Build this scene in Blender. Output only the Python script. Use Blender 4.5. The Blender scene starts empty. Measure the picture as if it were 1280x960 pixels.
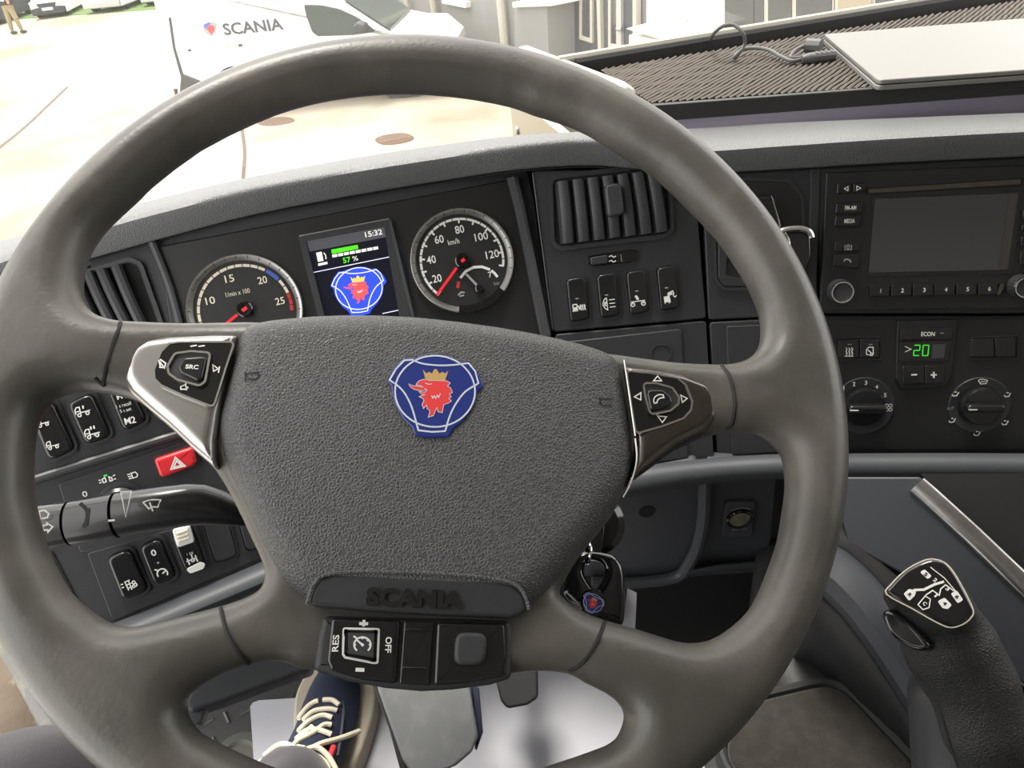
import bpy, bmesh, math, random
import numpy as np
from mathutils import Vector, Matrix

random.seed(7); np.random.seed(7)
scene = bpy.context.scene
COL = scene.collection
R_ = math.radians

# ------------------------------------------------------------------ camera
# truck frame: X right, Y forward, Z up; cab floor at z = 0
CAM = np.array([0.0, 0.0, 0.90])
PITCH, ROLL, YAW, FPX = R_(35.0), R_(6.5), R_(12.0), 950.0
def _cam_axes():
    h = np.array([math.sin(YAW), math.cos(YAW), 0.0])
    fw = h*math.cos(PITCH) + np.array([0, 0, -math.sin(PITCH)])
    r0 = np.array([math.cos(YAW), -math.sin(YAW), 0.0])
    u0 = np.cross(r0, fw)
    return fw, math.cos(ROLL)*r0 - math.sin(ROLL)*u0, math.cos(ROLL)*u0 + math.sin(ROLL)*r0
FW, RT, UP = _cam_axes()
cam_data = bpy.data.cameras.new('camera')
cam = bpy.data.objects.new('camera', cam_data); COL.objects.link(cam)
cam_data.sensor_width = 36.0; cam_data.lens = FPX/1280*36.0
cam_data.clip_start = 0.01; cam_data.clip_end = 500
cam.matrix_world = Matrix(((RT[0], UP[0], -FW[0], CAM[0]), (RT[1], UP[1], -FW[1], CAM[1]),
                           (RT[2], UP[2], -FW[2], CAM[2]), (0, 0, 0, 1)))
scene.camera = cam

# ------------------------------------------------------------------ light, exposure
scene.view_settings.view_transform = 'Standard'
scene.view_settings.look = 'None'
scene.view_settings.gamma = 1.0
scene.view_settings.use_curve_mapping = False
scene.view_settings.exposure = 0.0
world = bpy.data.worlds.new('overcast_sky'); scene.world = world
world.use_nodes = True
_bg = world.node_tree.nodes['Background']
_bg.inputs[0].default_value = (1.0, 0.985, 0.95, 1)
_bg.inputs[1].default_value = 3.3
sun_d = bpy.data.lights.new('sun', 'SUN'); sun_d.energy = 6.5; sun_d.angle = R_(20); sun_d.color = (1, .95, .86)
sun = bpy.data.objects.new('sun', sun_d); COL.objects.link(sun)
SUN_FROM = Vector((-0.08, 0.30, 0.95))          # direction towards the hazy sun: in front, high
sun.rotation_euler = SUN_FROM.to_track_quat('Z', 'Y').to_euler()

# ------------------------------------------------------------------ pixel -> place
def ray(x, y): return FW + (x-640)/FPX*RT - (y-480)/FPX*UP
def at(x, y, d): return CAM + ray(x, y)*d
def onz(x, y, z):
    r = ray(x, y); return CAM + r*((z-CAM[2])/r[2])
def onplane(x, y, O, N):
    r = ray(x, y); return CAM + r*(np.dot(O-CAM, N)/np.dot(r, N))
class Fr:
    """a panel's own frame: origin O, U right, V up, N out of the panel"""
    def __init__(s, O, U, V): s.O = np.array(O, float); s.U = np.array(U, float); s.V = np.array(V, float); s.N = np.cross(s.U, s.V)
    def P(s, u, v, n=0): return s.O + u*s.U + v*s.V + n*s.N
    def px(s, x, y, n=0): return onplane(x, y, s.O + n*s.N, s.N)
    def uv(s, x, y, n=0):
        h = s.px(x, y, n) - s.O; return (float(h@s.U), float(h@s.V))
    def poly(s, pts, n=0): return [s.uv(x, y, n) for x, y in pts]
    def shift(s, n): return Fr(s.O + n*s.N, s.U, s.V)
    def mpp(s, x, y):
        a = s.px(x-1, y); b = s.px(x+1, y); return float(np.linalg.norm(b-a)/2)
def panel(O, yaw, tilt):
    """yaw: right edge recedes (+); tilt: top leans away from the driver (+)"""
    y, t = R_(yaw), R_(tilt)
    U = np.array([math.cos(y), math.sin(y), 0]); back = np.array([math.sin(y), -math.cos(y), 0])
    V = np.array([0, 0, 1])*math.cos(t) - back*math.sin(t)
    return Fr(O, U, V)

# ------------------------------------------------------------------ materials
MATS = {}
def mat(name, base=(.5, .5, .5), rough=.5, metal=0, spec=.5, bump=None, vary=None, emit=None, coat=0, sheen=0, trans=0):
    if name in MATS: return MATS[name]
    m = bpy.data.materials.new(name); m.use_nodes = True; nt = m.node_tree; b = nt.nodes['Principled BSDF']
    if isinstance(base, (int, float)): base = (base,)*3
    b.inputs['Base Color'].default_value = (*base, 1); b.inputs['Roughness'].default_value = rough
    b.inputs['Metallic'].default_value = metal; b.inputs['Specular IOR Level'].default_value = spec
    if coat: b.inputs['Coat Weight'].default_value = coat; b.inputs['Coat Roughness'].default_value = .05
    if sheen: b.inputs['Sheen Weight'].default_value = sheen; b.inputs['Sheen Roughness'].default_value = .5
    if trans: b.inputs['Transmission Weight'].default_value = trans
    if emit: b.inputs['Emission Color'].default_value = (*emit[0], 1); b.inputs['Emission Strength'].default_value = emit[1]
    tc = None
    def coords():
        nonlocal tc
        if tc is None: tc = nt.nodes.new('ShaderNodeTexCoord')
        return tc.outputs['Object']
    if vary:      # (second colour, noise scale, low, high[, rough2])
        col2, sc, lo, hi = vary[:4]
        n = nt.nodes.new('ShaderNodeTexNoise'); n.inputs['Scale'].default_value = sc; n.inputs['Detail'].default_value = 6
        n.inputs['Roughness'].default_value = .62
        nt.links.new(coords(), n.inputs['Vector'])
        r = nt.nodes.new('ShaderNodeMapRange'); r.inputs['From Min'].default_value = lo; r.inputs['From Max'].default_value = hi
        nt.links.new(n.outputs['Fac'], r.inputs['Value'])
        mx = nt.nodes.new('ShaderNodeMix'); mx.data_type = 'RGBA'
        if isinstance(col2, (int, float)): col2 = (col2,)*3
        mx.inputs['A'].default_value = (*base, 1); mx.inputs['B'].default_value = (*col2, 1)
        nt.links.new(r.outputs[0], mx.inputs['Factor']); nt.links.new(mx.outputs['Result'], b.inputs['Base Color'])
        if len(vary) > 4:
            mr = nt.nodes.new('ShaderNodeMapRange'); mr.inputs['To Min'].default_value = rough; mr.inputs['To Max'].default_value = vary[4]
            nt.links.new(r.outputs[0], mr.inputs['Value']); nt.links.new(mr.outputs[0], b.inputs['Roughness'])
    if bump:      # (kind, scale, strength, distance)
        kind, sc, st, dist = bump
        if kind == 'leather':
            t = nt.nodes.new('ShaderNodeTexVoronoi'); t.feature = 'DISTANCE_TO_EDGE'; t.inputs['Scale'].default_value = sc
            nz = nt.nodes.new('ShaderNodeTexNoise'); nz.inputs['Scale'].default_value = sc*.6
            ad = nt.nodes.new('ShaderNodeMix'); ad.data_type = 'VECTOR'; ad.inputs['Factor'].default_value = .0005
            nt.links.new(coords(), ad.inputs['A']); nt.links.new(nz.outputs['Color'], ad.inputs['B'])
            nt.links.new(coords(), nz.inputs['Vector']); nt.links.new(ad.outputs['Result'], t.inputs['Vector'])
            mr = nt.nodes.new('ShaderNodeMapRange'); mr.inputs['From Max'].default_value = .30; mr.interpolation_type = 'SMOOTHSTEP'
            nt.links.new(t.outputs['Distance'], mr.inputs['Value']); out = mr.outputs[0]
        else:
            t = nt.nodes.new('ShaderNodeTexNoise'); t.inputs['Scale'].default_value = sc; t.inputs['Detail'].default_value = 3
            nt.links.new(coords(), t.inputs['Vector']); out = t.outputs['Fac']
        bp = nt.nodes.new('ShaderNodeBump'); bp.inputs['Strength'].default_value = st; bp.inputs['Distance'].default_value = dist
        nt.links.new(out, bp.inputs['Height']); nt.links.new(bp.outputs['Normal'], b.inputs['Normal'])
    MATS[name] = m
    return m
def M(n): return MATS[n]

# ------------------------------------------------------------------ objects
def setp(o, label=None, cat=None, group=None, kind=None):
    if label: o['label'] = label
    if cat: o['category'] = cat
    if group: o['group'] = group
    if kind: o['kind'] = kind
    return o
def link(o, parent=None):
    COL.objects.link(o)
    if parent is not None:
        o.parent = parent
        o.matrix_parent_inverse = parent_world(parent).inverted()
    return o
def parent_world(p):
    m = Matrix.LocRotScale(p.location, p.rotation_euler, p.scale)
    return (parent_world(p.parent) @ p.matrix_parent_inverse @ m) if p.parent else m
def thing(name, loc, label, cat, group=None, kind=None):
    o = bpy.data.objects.new(name, None); o.empty_display_size = .02
    o.location = Vector([float(c) for c in loc]); COL.objects.link(o)
    return setp(o, label, cat, group, kind)
def mesh(name, verts, faces, m, parent=None, smooth=True, sharp=None):
    me = bpy.data.meshes.new(name)
    me.from_pydata([tuple(map(float, v)) for v in verts], [], [tuple(int(i) for i in f) for f in faces]); me.update()
    if smooth:
        me.polygons.foreach_set('use_smooth', [True]*len(me.polygons))
        me.set_sharp_from_angle(angle=R_(sharp if sharp else 35))
    if m is not None: me.materials.append(M(m) if isinstance(m, str) else m)
    o = bpy.data.objects.new(name, me)
    return link(o, parent)
class MB:
    """collects pieces of ONE part"""
    def __init__(s): s.v = []; s.f = []
    def add(s, v, f):
        b = len(s.v); s.v += list(v); s.f += [tuple(i+b for i in q) for q in f]; return s
    def build(s, name, m, parent=None, smooth=True, sharp=None): return mesh(name, s.v, s.f, m, parent, smooth, sharp)
def solid(o, t):
    md = o.modifiers.new('thickness', 'SOLIDIFY'); md.thickness = t; md.offset = 0; return o

# ------------------------------------------------------------------ 2-D helpers
def area2(p): return sum(p[i][0]*p[(i+1) % len(p)][1] - p[(i+1) % len(p)][0]*p[i][1] for i in range(len(p)))
def ccw(p): return list(p) if area2(p) > 0 else list(p)[::-1]
def rounded(p, r, seg=4):
    if r <= 0: return list(p)
    out = []; n = len(p)
    for i in range(n):
        a, b, c = np.array(p[i-1]), np.array(p[i]), np.array(p[(i+1) % n])
        e1, e2 = a-b, c-b; l1, l2 = np.linalg.norm(e1), np.linalg.norm(e2)
        if l1 < 1e-9 or l2 < 1e-9: continue
        e1, e2 = e1/l1, e2/l2
        ang = math.acos(max(-1, min(1, float(e1@e2))))
        if ang > R_(170): out.append(tuple(b)); continue
        t = min(r/math.tan(ang/2), l1*.48, l2*.48)
        p1, p2 = b+e1*t, b+e2*t
        for k in range(seg+1):
            s = k/seg; q = (1-s)**2*p1 + 2*s*(1-s)*b + s*s*p2; out.append((float(q[0]), float(q[1])))
    return out
def inset(p, d):
    n = len(p); out = []
    for i in range(n):
        a, b, c = np.array(p[i-1]), np.array(p[i]), np.array(p[(i+1) % n])
        e1, e2 = b-a, c-b; l1, l2 = np.linalg.norm(e1), np.linalg.norm(e2)
        if l1 < 1e-9: e1 = e2; l1 = l2
        if l2 < 1e-9: e2 = e1; l2 = l1
        n1 = np.array([-e1[1], e1[0]])/l1; n2 = np.array([-e2[1], e2[0]])/l2
        m = n1+n2; k = 1+float(n1@n2)
        q = b + m/max(k, .5)*d
        out.append((float(q[0]), float(q[1])))
    return out
def spline(p, k=4, closed=True):
    """Catmull-Rom through 2-D or 3-D points"""
    P = [np.array(q, float) for q in p]; n = len(P); out = []
    for i in range(n if closed else n-1):
        if closed: a, b, c, d = P[i-1], P[i], P[(i+1) % n], P[(i+2) % n]
        else: a, b, c, d = P[max(i-1, 0)], P[i], P[i+1], P[min(i+2, n-1)]
        for j in range(k):
            t = j/k
            out.append(.5*((2*b) + (-a+c)*t + (2*a-5*b+4*c-d)*t*t + (-a+3*b-3*c+d)*t**3))
    if not closed: out.append(P[-1])
    return [tuple(map(float, q)) for q in out]

# ------------------------------------------------------------------ solids on a frame
def prism_vf(fr, uvp, n0, n1, bev=0, bseg=3, back=False):
    p = ccw(uvp); k = len(p); V = []; F = []
    loops = [(p, n0)]
    sg = 1 if n1 > n0 else -1
    if bev > 0:
        loops.append((p, n1-sg*bev))
        for j in range(1, bseg+1):
            a = j/bseg*math.pi/2
            loops.append((inset(p, bev*(1-math.cos(a))), n1-sg*bev*(1-math.sin(a))))
        loops.append((inset(p, bev*1.15), n1))
    else: loops.append((p, n1))
    for lp, n in loops: V += [fr.P(u, v, n) for u, v in lp]
    for li in range(len(loops)-1):
        for i in range(k):
            j = (i+1) % k; a, b = li*k, (li+1)*k
            F.append((a+i, a+j, b+j, b+i) if sg > 0 else (a+j, a+i, b+i, b+j))
    top = (len(loops)-1)*k
    F.append(tuple(range(top, top+k)) if sg > 0 else tuple(range(top+k-1, top-1, -1)))
    if back: F.append(tuple(range(k-1, -1, -1)))
    return V, F
def prism(name, fr, pts, n0, n1, m, parent=None, r=0, bev=0, seg=4, bseg=3, uv=False, ref=None, back=True, smooth=True):
    p = list(pts) if uv else fr.poly(pts, n1 if ref is None else ref)
    p = rounded(ccw(p), r, seg)
    v, f = prism_vf(fr, p, n0, n1, bev, bseg, back)
    return mesh(name, v, f, m, parent, smooth)
def ring(name, fr, outer, inner, n0, n1, m, parent=None, uv=True):
    """frame between two outlines with equal counts, front face at n1, walls to n0"""
    k = len(outer); V = [fr.P(u, v, n0) for u, v in outer] + [fr.P(u, v, n1) for u, v in outer] + [fr.P(u, v, n1) for u, v in inner] + [fr.P(u, v, n0) for u, v in inner]
    F = []
    for i in range(k):
        j = (i+1) % k
        F += [(i, j, k+j, k+i), (k+i, k+j, 2*k+j, 2*k+i), (2*k+i, 2*k+j, 3*k+j, 3*k+i)]
    return mesh(name, V, F, m, parent)
def bezel(name, fr, pts, w, n0, n1, m, parent=None, r=0, seg=4, uv=False):
    p = list(pts) if uv else fr.poly(pts, n1)
    p = rounded(ccw(p), r, seg)
    return ring(name, fr, p, inset(p, w), n0, n1, m, parent)
def circ(c, rx, n=40, ry=None, a0=0, a1=360, closed=True):
    ry = rx if ry is None else ry
    k = n if closed else n+1
    return [(c[0]+rx*math.cos(R_(a0+(a1-a0)*i/n)), c[1]+ry*math.sin(R_(a0+(a1-a0)*i/n))) for i in range(k)]
def lathe(name, fr, c, prof, m, parent=None, seg=40, sq=1.0, cap=True):
    """prof: (radius, n) pairs; c in uv"""
    V = []; F = []
    for rr, n in prof: V += [fr.P(c[0]+rr*math.cos(2*math.pi*i/seg), c[1]+rr*sq*math.sin(2*math.pi*i/seg), n) for i in range(seg)]
    for a in range(len(prof)-1):
        for i in range(seg):
            j = (i+1) % seg; F.append((a*seg+i, a*seg+j, (a+1)*seg+j, (a+1)*seg+i))
    if cap and prof[-1][0] > 1e-6: F.append(tuple((len(prof)-1)*seg+i for i in range(seg)))
    return mesh(name, V, F, m, parent)
def ribbon_vf(fr, pl, w, n, closed=False):
    p = [np.array(q, float) for q in pl]; k = len(p); V = []; F = []
    for i in range(k):
        a = p[i-1] if (i > 0 or closed) else p[i]; c = p[(i+1) % k] if (i < k-1 or closed) else p[i]
        e1, e2 = p[i]-a, c-p[i]
        if np.linalg.norm(e1) < 1e-9: e1 = e2
        if np.linalg.norm(e2) < 1e-9: e2 = e1
        e1 = e1/(np.linalg.norm(e1)+1e-12); e2 = e2/(np.linalg.norm(e2)+1e-12)
        n1 = np.array([-e1[1], e1[0]]); n2 = np.array([-e2[1], e2[0]])
        mm = (n1+n2)/max(1+float(n1@n2), .35)*w/2
        V += [fr.P(*(p[i]+mm), n), fr.P(*(p[i]-mm), n)]
    for i in range(k if closed else k-1):
        j = (i+1) % k; F.append((2*i+1, 2*j+1, 2*j, 2*i))
    return V, F
def icon(name, fr, lines, w, m, parent=None, n=.0004, uv=False, fills=()):
    """printed symbol: lines = list of (points, closed); fills = list of polygons; one flat mesh"""
    mb = MB()
    for pts, cl in lines: mb.add(*ribbon_vf(fr, pts if uv else fr.poly(pts, n), w, n, cl))
    for pts in fills:
        p = ccw(pts if uv else fr.poly(pts, n)); mb.add([fr.P(u, v, n) for u, v in p], [tuple(range(len(p)))])
    return mb.build(name, m, parent, smooth=False)
TEXTS = []
def text(name, fr, s, c, w, h, m, parent=None, n=.0004, rot=0, bold=.0, ext=0, d=None):
    """lettering at pixel centre c, w x h pixels; rot degrees ccw on the panel; d: (x,y) pixel point the baseline heads to"""
    cu = bpy.data.curves.new(name, 'FONT'); cu.body = s; cu.size = 1; cu.offset = bold; cu.resolution_u = 3
    o = bpy.data.objects.new(name, cu); COL.objects.link(o)
    k = fr.mpp(*c); ctr = fr.uv(*c, n)
    if d is not None:
        e = np.array(fr.uv(c[0]+d[0], c[1]+d[1], n))-np.array(ctr); rot = math.degrees(math.atan2(e[1], e[0]))
    TEXTS.append((o, name, fr, ctr, (w*k, h*k), m, parent, n, rot, ext))
def text_uv(name, fr, s, c, w, h, m, parent=None, n=.0004, rot=0, bold=0, ext=0):
    cu = bpy.data.curves.new(name, 'FONT'); cu.body = s; cu.size = 1; cu.offset = bold; cu.resolution_u = 3
    o = bpy.data.objects.new(name, cu); COL.objects.link(o)
    TEXTS.append((o, name, fr, c, (w, h), m, parent, n, rot, ext))
def finish_texts():
    bpy.context.view_layer.update()
    dg = bpy.context.evaluated_depsgraph_get()
    for o, name, fr, c, wh, m, parent, n, rot, ext in TEXTS:
        me = bpy.data.meshes.new_from_object(o.evaluated_get(dg))
        co = np.array([v.co[:] for v in me.vertices]); fs = [tuple(p.vertices) for p in me.polygons]
        bpy.data.meshes.remove(me); cu = o.data; bpy.data.objects.remove(o); bpy.data.curves.remove(cu)
        lo, hi = co[:, :2].min(0), co[:, :2].max(0); q = (co[:, :2]-(lo+hi)/2)/(hi-lo)*np.array(wh)
        a = R_(rot); q = q@np.array([[math.cos(a), math.sin(a)], [-math.sin(a), math.cos(a)]])
        V = [fr.P(c[0]+x, c[1]+y, n) for x, y in q]
        if ext:
            k = len(V); V = [fr.P(c[0]+x, c[1]+y, n+ext) for x, y in q] + V
            cnt = {}
            for f in fs:
                for i in range(len(f)): e = (f[i], f[(i+1) % len(f)]); cnt[e] = 1
            fs = fs + [(e[1], e[0], e[0]+k, e[1]+k) for e in cnt if (e[1], e[0]) not in cnt]
        mesh(name, V, fs, m, parent, smooth=False)
    TEXTS.clear()

# ------------------------------------------------------------------ free-form solids
def loft(name, secs, m, parent=None, closed=True, caps=True, smooth=True, sharp=None):
    k = len(secs[0]); V = [p for s in secs for p in s]; F = []
    for a in range(len(secs)-1):
        for i in range(k if closed else k-1):
            j = (i+1) % k; F.append((a*k+i, a*k+j, (a+1)*k+j, (a+1)*k+i))
    if caps and closed:
        F.append(tuple(range(k-1, -1, -1))); F.append(tuple((len(secs)-1)*k+i for i in range(k)))
    return mesh(name, V, F, m, parent, smooth, sharp)
def tube_vf(pts, r, seg=8, cap=True):
    P = [np.array(p, float) for p in pts]; n = len(P); rs = r if hasattr(r, '__len__') else [r]*n
    V = []; F = []; prev = None
    for i in range(n):
        t = P[min(i+1, n-1)]-P[max(i-1, 0)]; t = t/(np.linalg.norm(t)+1e-12)
        if prev is None:
            a = np.array([0, 0, 1.]) if abs(t[2]) < .9 else np.array([1., 0, 0])
        else: a = prev
        b = a-t*(a@t); b = b/(np.linalg.norm(b)+1e-12); prev = b; c = np.cross(t, b)
        V += [P[i]+rs[i]*(math.cos(2*math.pi*j/seg)*b+math.sin(2*math.pi*j/seg)*c) for j in range(seg)]
    for i in range(n-1):
        for j in range(seg): k = (j+1) % seg; F.append((i*seg+j, i*seg+k, (i+1)*seg+k, (i+1)*seg+j))
    if cap: F.append(tuple(range(seg-1, -1, -1))); F.append(tuple((n-1)*seg+j for j in range(seg)))
    return V, F
def tube(name, pts, r, m, parent=None, seg=8): return mesh(name, *tube_vf(pts, r, seg), m, parent)
def box_vf(lo, hi):
    x0, y0, z0 = lo; x1, y1, z1 = hi
    return ([(x0, y0, z0), (x1, y0, z0), (x1, y1, z0), (x0, y1, z0), (x0, y0, z1), (x1, y0, z1), (x1, y1, z1), (x0, y1, z1)],
            [(0, 3, 2, 1), (4, 5, 6, 7), (0, 1, 5, 4), (1, 2, 6, 5), (2, 3, 7, 6), (3, 0, 4, 7)])
def box(name, lo, hi, m, parent=None, fr=None):
    v, f = box_vf(lo, hi)
    if fr is not None: v = [fr.P(*p) for p in v]
    return mesh(name, v, f, m, parent, smooth=False)

# implicit surfaces: numpy distance fields meshed with surface nets
def nets(sdf, lo, hi, h):
    lo = np.array(lo, float); hi = np.array(hi, float); n = np.ceil((hi-lo)/h).astype(int)+1
    ax = [lo[i]+h*np.arange(n[i]) for i in range(3)]
    X, Y, Z = np.meshgrid(*ax, indexing='ij'); D = sdf(X, Y, Z).astype(np.float32)
    S = D < 0; cx = [D[:-1, :-1, :-1]]
    acc = np.zeros((n[0]-1, n[1]-1, n[2]-1, 3)); cnt = np.zeros(acc.shape[:3])
    offs = [(0, 0, 0), (1, 0, 0), (0, 1, 0), (1, 1, 0), (0, 0, 1), (1, 0, 1), (0, 1, 1), (1, 1, 1)]
    def sub(A, o): return A[o[0]:o[0]+n[0]-1, o[1]:o[1]+n[1]-1, o[2]:o[2]+n[2]-1]
    for a in range(8):
        for axis in range(3):
            b = a | (1 << axis)
            if b == a: continue
            da, db = sub(D, offs[a]), sub(D, offs[b]); x = (da < 0) != (db < 0)
            t = np.where(x, da/np.where(x, da-db, 1), 0)
            p = np.zeros(acc.shape); 
            for q in range(3): p[..., q] = offs[a][q]
            p[..., axis] += t
            acc += p*x[..., None]; cnt += x
    act = cnt > 0; idx = -np.ones(act.shape, int); idx[act] = np.arange(act.sum())
    ii = np.argwhere(act); V = lo + h*(ii + acc[act]/cnt[act][:, None])
    F = []
    for axis in range(3):
        u, w = (axis+1) % 3, (axis+2) % 3
        sl = [slice(None)]*3; sl[axis] = slice(0, -1); s0 = S[tuple(sl)]
        sl[axis] = slice(1, None); s1 = S[tuple(sl)]
        e = np.argwhere(s0 != s1)
        e = e[(e[:, u] > 0) & (e[:, w] > 0) & (e[:, u] < n[u]-1) & (e[:, w] < n[w]-1)]
        du = np.zeros(3, int); du[u] = 1; dw = np.zeros(3, int); dw[w] = 1
        q = np.stack([idx[tuple((e-du-dw).T)], idx[tuple((e-dw).T)], idx[tuple(e.T)], idx[tuple((e-du).T)]], 1)
        fl = s0[tuple(e.T)]
        q[~fl] = q[~fl][:, ::-1]; F.append(q)
    return V, np.concatenate(F)
def smin(a, b, k):
    h = np.clip(.5+.5*(b-a)/k, 0, 1); return b*(1-h)+a*h-k*h*(1-h)
def smax(a, b, k): return -smin(-a, -b, k)
def s_caps(X, Y, Z, a, b, ra, rb):
    a, b = np.array(a, float), np.array(b, float); d = b-a
    t = np.clip(((X-a[0])*d[0]+(Y-a[1])*d[1]+(Z-a[2])*d[2])/(d@d+1e-12), 0, 1)
    return np.sqrt((X-a[0]-t*d[0])**2+(Y-a[1]-t*d[1])**2+(Z-a[2]-t*d[2])**2)-(ra+(rb-ra)*t)
def s_ell(X, Y, Z, c, r):
    q = np.sqrt(((X-c[0])/r[0])**2+((Y-c[1])/r[1])**2+((Z-c[2])/r[2])**2); return (q-1)*min(r)
def s_box(X, Y, Z, c, hs, r):
    q = [np.abs(A-c[i])-hs[i]+r for i, A in enumerate((X, Y, Z))]
    return np.sqrt(sum(np.maximum(a, 0)**2 for a in q))+np.minimum(np.maximum(np.maximum(q[0], q[1]), q[2]), 0)-r
def s_poly(X, Y, poly):
    """signed distance to a closed polygon in 2-D"""
    p = np.array(poly, float); d = np.full(X.shape, 1e9); ins = np.zeros(X.shape, bool)
    for i in range(len(p)):
        a, b = p[i-1], p[i]; e = b-a
        wx, wy = X-a[0], Y-a[1]; t = np.clip((wx*e[0]+wy*e[1])/(e@e+1e-15), 0, 1)
        d = np.minimum(d, (wx-t*e[0])**2+(wy-t*e[1])**2)
        c = ((a[1] > Y) != (b[1] > Y)) & (X < (b[0]-a[0])*(Y-a[1])/(b[1]-a[1]+1e-15)+a[0]); ins ^= c
    d = np.sqrt(d); return np.where(ins, -d, d)
def blob(name, fr, sdf, lo, hi, h, m, parent=None):
    V, F = nets(sdf, lo, hi, h)
    if fr is not None: V = fr.O + V[:, :1]*fr.U + V[:, 1:2]*fr.V + V[:, 2:3]*fr.N
    return mesh(name, V, F, m, parent, sharp=80)
def frame_at(O, U, N):
    """frame from an origin, a rightward hint and a normal"""
    N = np.array(N, float)/np.linalg.norm(N); U = np.array(U, float); U = U-N*(U@N); U = U/np.linalg.norm(U)
    return Fr(O, U, np.cross(N, U))
# ------------------------------------------------------------------ materials used in the cab
mat('dash_plastic', (.033, .034, .0375), .42, bump=('noise', 1400, .25, .0004))
mat('dash_plastic_matt', (.032, .033, .036), .6, bump=('noise', 1100, .3, .0004))
mat('panel_black', (.016, .0163, .0172), .42)
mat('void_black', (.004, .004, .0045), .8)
mat('pad_grain', (.070, .071, .072), .43, bump=('leather', 580, .6, .0005))
mat('dash_top_grain', (.135, .137, .140), .5, bump=('leather', 420, .5, .0005))
mat('rim_skin', (.078, .074, .066), .36, bump=('noise', 420, .25, .0006), vary=((.135, .124, .105), 16, .45, .75, .46))
mat('spoke_skin', (.05, .047, .042), .5, bump=('noise', 600, .6, .0008), vary=((.10, .088, .07), 26, .45, .72, .6))
mat('seam_dark', (.012, .012, .012), .7)
mat('grey_plastic', (.044, .048, .055), .5, bump=('noise', 900, .2, .0003))
mat('blue_grey_plastic', (.045, .049, .057), .5, bump=('noise', 900, .2, .0003))
mat('switch_black', (.012, .012, .013), .24, coat=.25)
mat('gloss_black', (.006, .006, .007), .12, coat=.6)
mat('silver_trim', (.46, .45, .44), .30, metal=1, vary=((.30, .28, .26), 30, .5, .8))
mat('dark_trim', (.17, .155, .145), .22, metal=1)
mat('chrome', (.8, .8, .8), .12, metal=1)
mat('satin_ring', (.55, .54, .52), .35, metal=1)
mat('print_white', (.78, .78, .75), .55)
mat('print_grey', (.30, .30, .30), .55)
mat('print_cream', (.72, .66, .54), .55)
mat('needle_red', (.65, .02, .03), .4, emit=((.8, .01, .03), .35))
mat('scale_red', (.45, .03, .03), .5)
mat('scale_blue', (.06, .12, .45), .5)
mat('dial_face', (.013, .0135, .014), .55)
mat('hazard_red', (.72, .03, .04), .35)
mat('led_green', (.02, .5, .03), .4, emit=((.05, .75, .03), .6))
mat('screen_black', (.006, .006, .010), .25, emit=((.02, .022, .05), .22))
mat('screen_grey', (.03, .03, .035), .3, emit=((.30, .29, .33), .25))
mat('screen_white', (.5, .5, .5), .3, emit=((1, .96, .86), .75))
mat('screen_green', (.05, .4, .02), .3, emit=((.10, .85, .01), .85))
mat('screen_blue', (.02, .05, .5), .3, emit=((.03, .08, .75), .85))
mat('screen_red', (.6, .05, .05), .3, emit=((1, .12, .12), .8))
mat('screen_gold', (.6, .4, .1), .3, emit=((1, .62, .10), .75))
mat('screen_line', (.5, .5, .6), .3, emit=((.72, .75, 1), .85))
mat('radio_screen', (.048, .049, .053), .28, coat=.3)  # reflection on the glass is put into this lighter grey base
mat('enamel_blue', (.018, .035, .22), .18, coat=.5)
mat('enamel_red', (.78, .06, .06), .25, coat=.4)
mat('enamel_gold', (.55, .36, .13), .3, coat=.3)
mat('enamel_silver', (.62, .68, .76), .28, coat=.3)

# ------------------------------------------------------------------ frames of the dashboard's faces
C = panel(at(578, 326, .80), -1, 30)          # instrument cluster
V = panel(C.px(668, 300), -12, 26)            # vent and switch panel
K = panel(V.px(880, 380), -18, 24)            # parking brake panel
R = panel(K.px(1022, 300), -23, 22)           # radio and climate panel
L = panel(at(100, 540, .56), 8, 26)           # low panel left of the column
Wn = .10646*RT + .34886*UP - .93111*FW
Wu = .99372*RT - .06975*UP + .08748*FW
W = frame_at(at(539.33, 473.46, .40726), Wu, Wn)   # steering wheel plane

# ------------------------------------------------------------------ dashboard carcass
dash = thing('dashboard', (0.1, .75, .2), 'dark grey truck dashboard wrapping round behind the steering wheel', 'dashboard')
def dpanel(name, fr, pts, n0=-.05, n1=0, m='dash_plastic', r=.004, bev=.0015, **k): return prism(name, fr, pts, n0, n1, m, dash, r=r, bev=bev, **k)
dpanel('cluster_surround', C, [(112, 300), (655, 196), (668, 250), (690, 412), (690, 560), (120, 560)], -.06, -.012, m='dash_plastic_matt')
dpanel('vent_panel', V, [(666, 213), (868, 211), (875, 300), (883, 398), (692, 415)])
dpanel('drawer_panel', V, [(694, 418), (883, 401), (893, 577), (760, 600), (700, 600)])
prism('drawer', V, [(700, 428), (852, 411), (861, 573), (740, 590)], 0, .0035, 'dash_plastic', dash, r=.004, bev=.0015)
bezel('finger_notch', V, circ(V.uv(826, 441), .012, 24, .010), .0012, .002, .0045, 'dash_plastic', dash, uv=True)
dpanel('brake_panel', K, [(877, 205), (1016, 196), (1020, 300), (1023, 393), (886, 400)])
dpanel('side_drawer_panel', K, [(887, 403), (1023, 396), (1050, 570), (897, 577)])
prism('drawer', K, [(908, 408), (1018, 403), (1042, 562), (915, 569)], 0, .003, 'dash_plastic', dash, r=.003, bev=.001)
dpanel('radio_surround', R, [(1020, 196), (1420, 180), (1410, 392), (1026, 392)])
dpanel('climate_surround', R, [(1026, 395), (1410, 395), (1410, 566), (1054, 566), (1034, 500)], m='panel_black')
prism('pillar_strip', R, [(1014, 207), (1026, 207), (1020, 392), (1008, 392)], -.02, .002, 'dash_plastic', dash, bev=.001)
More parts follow.
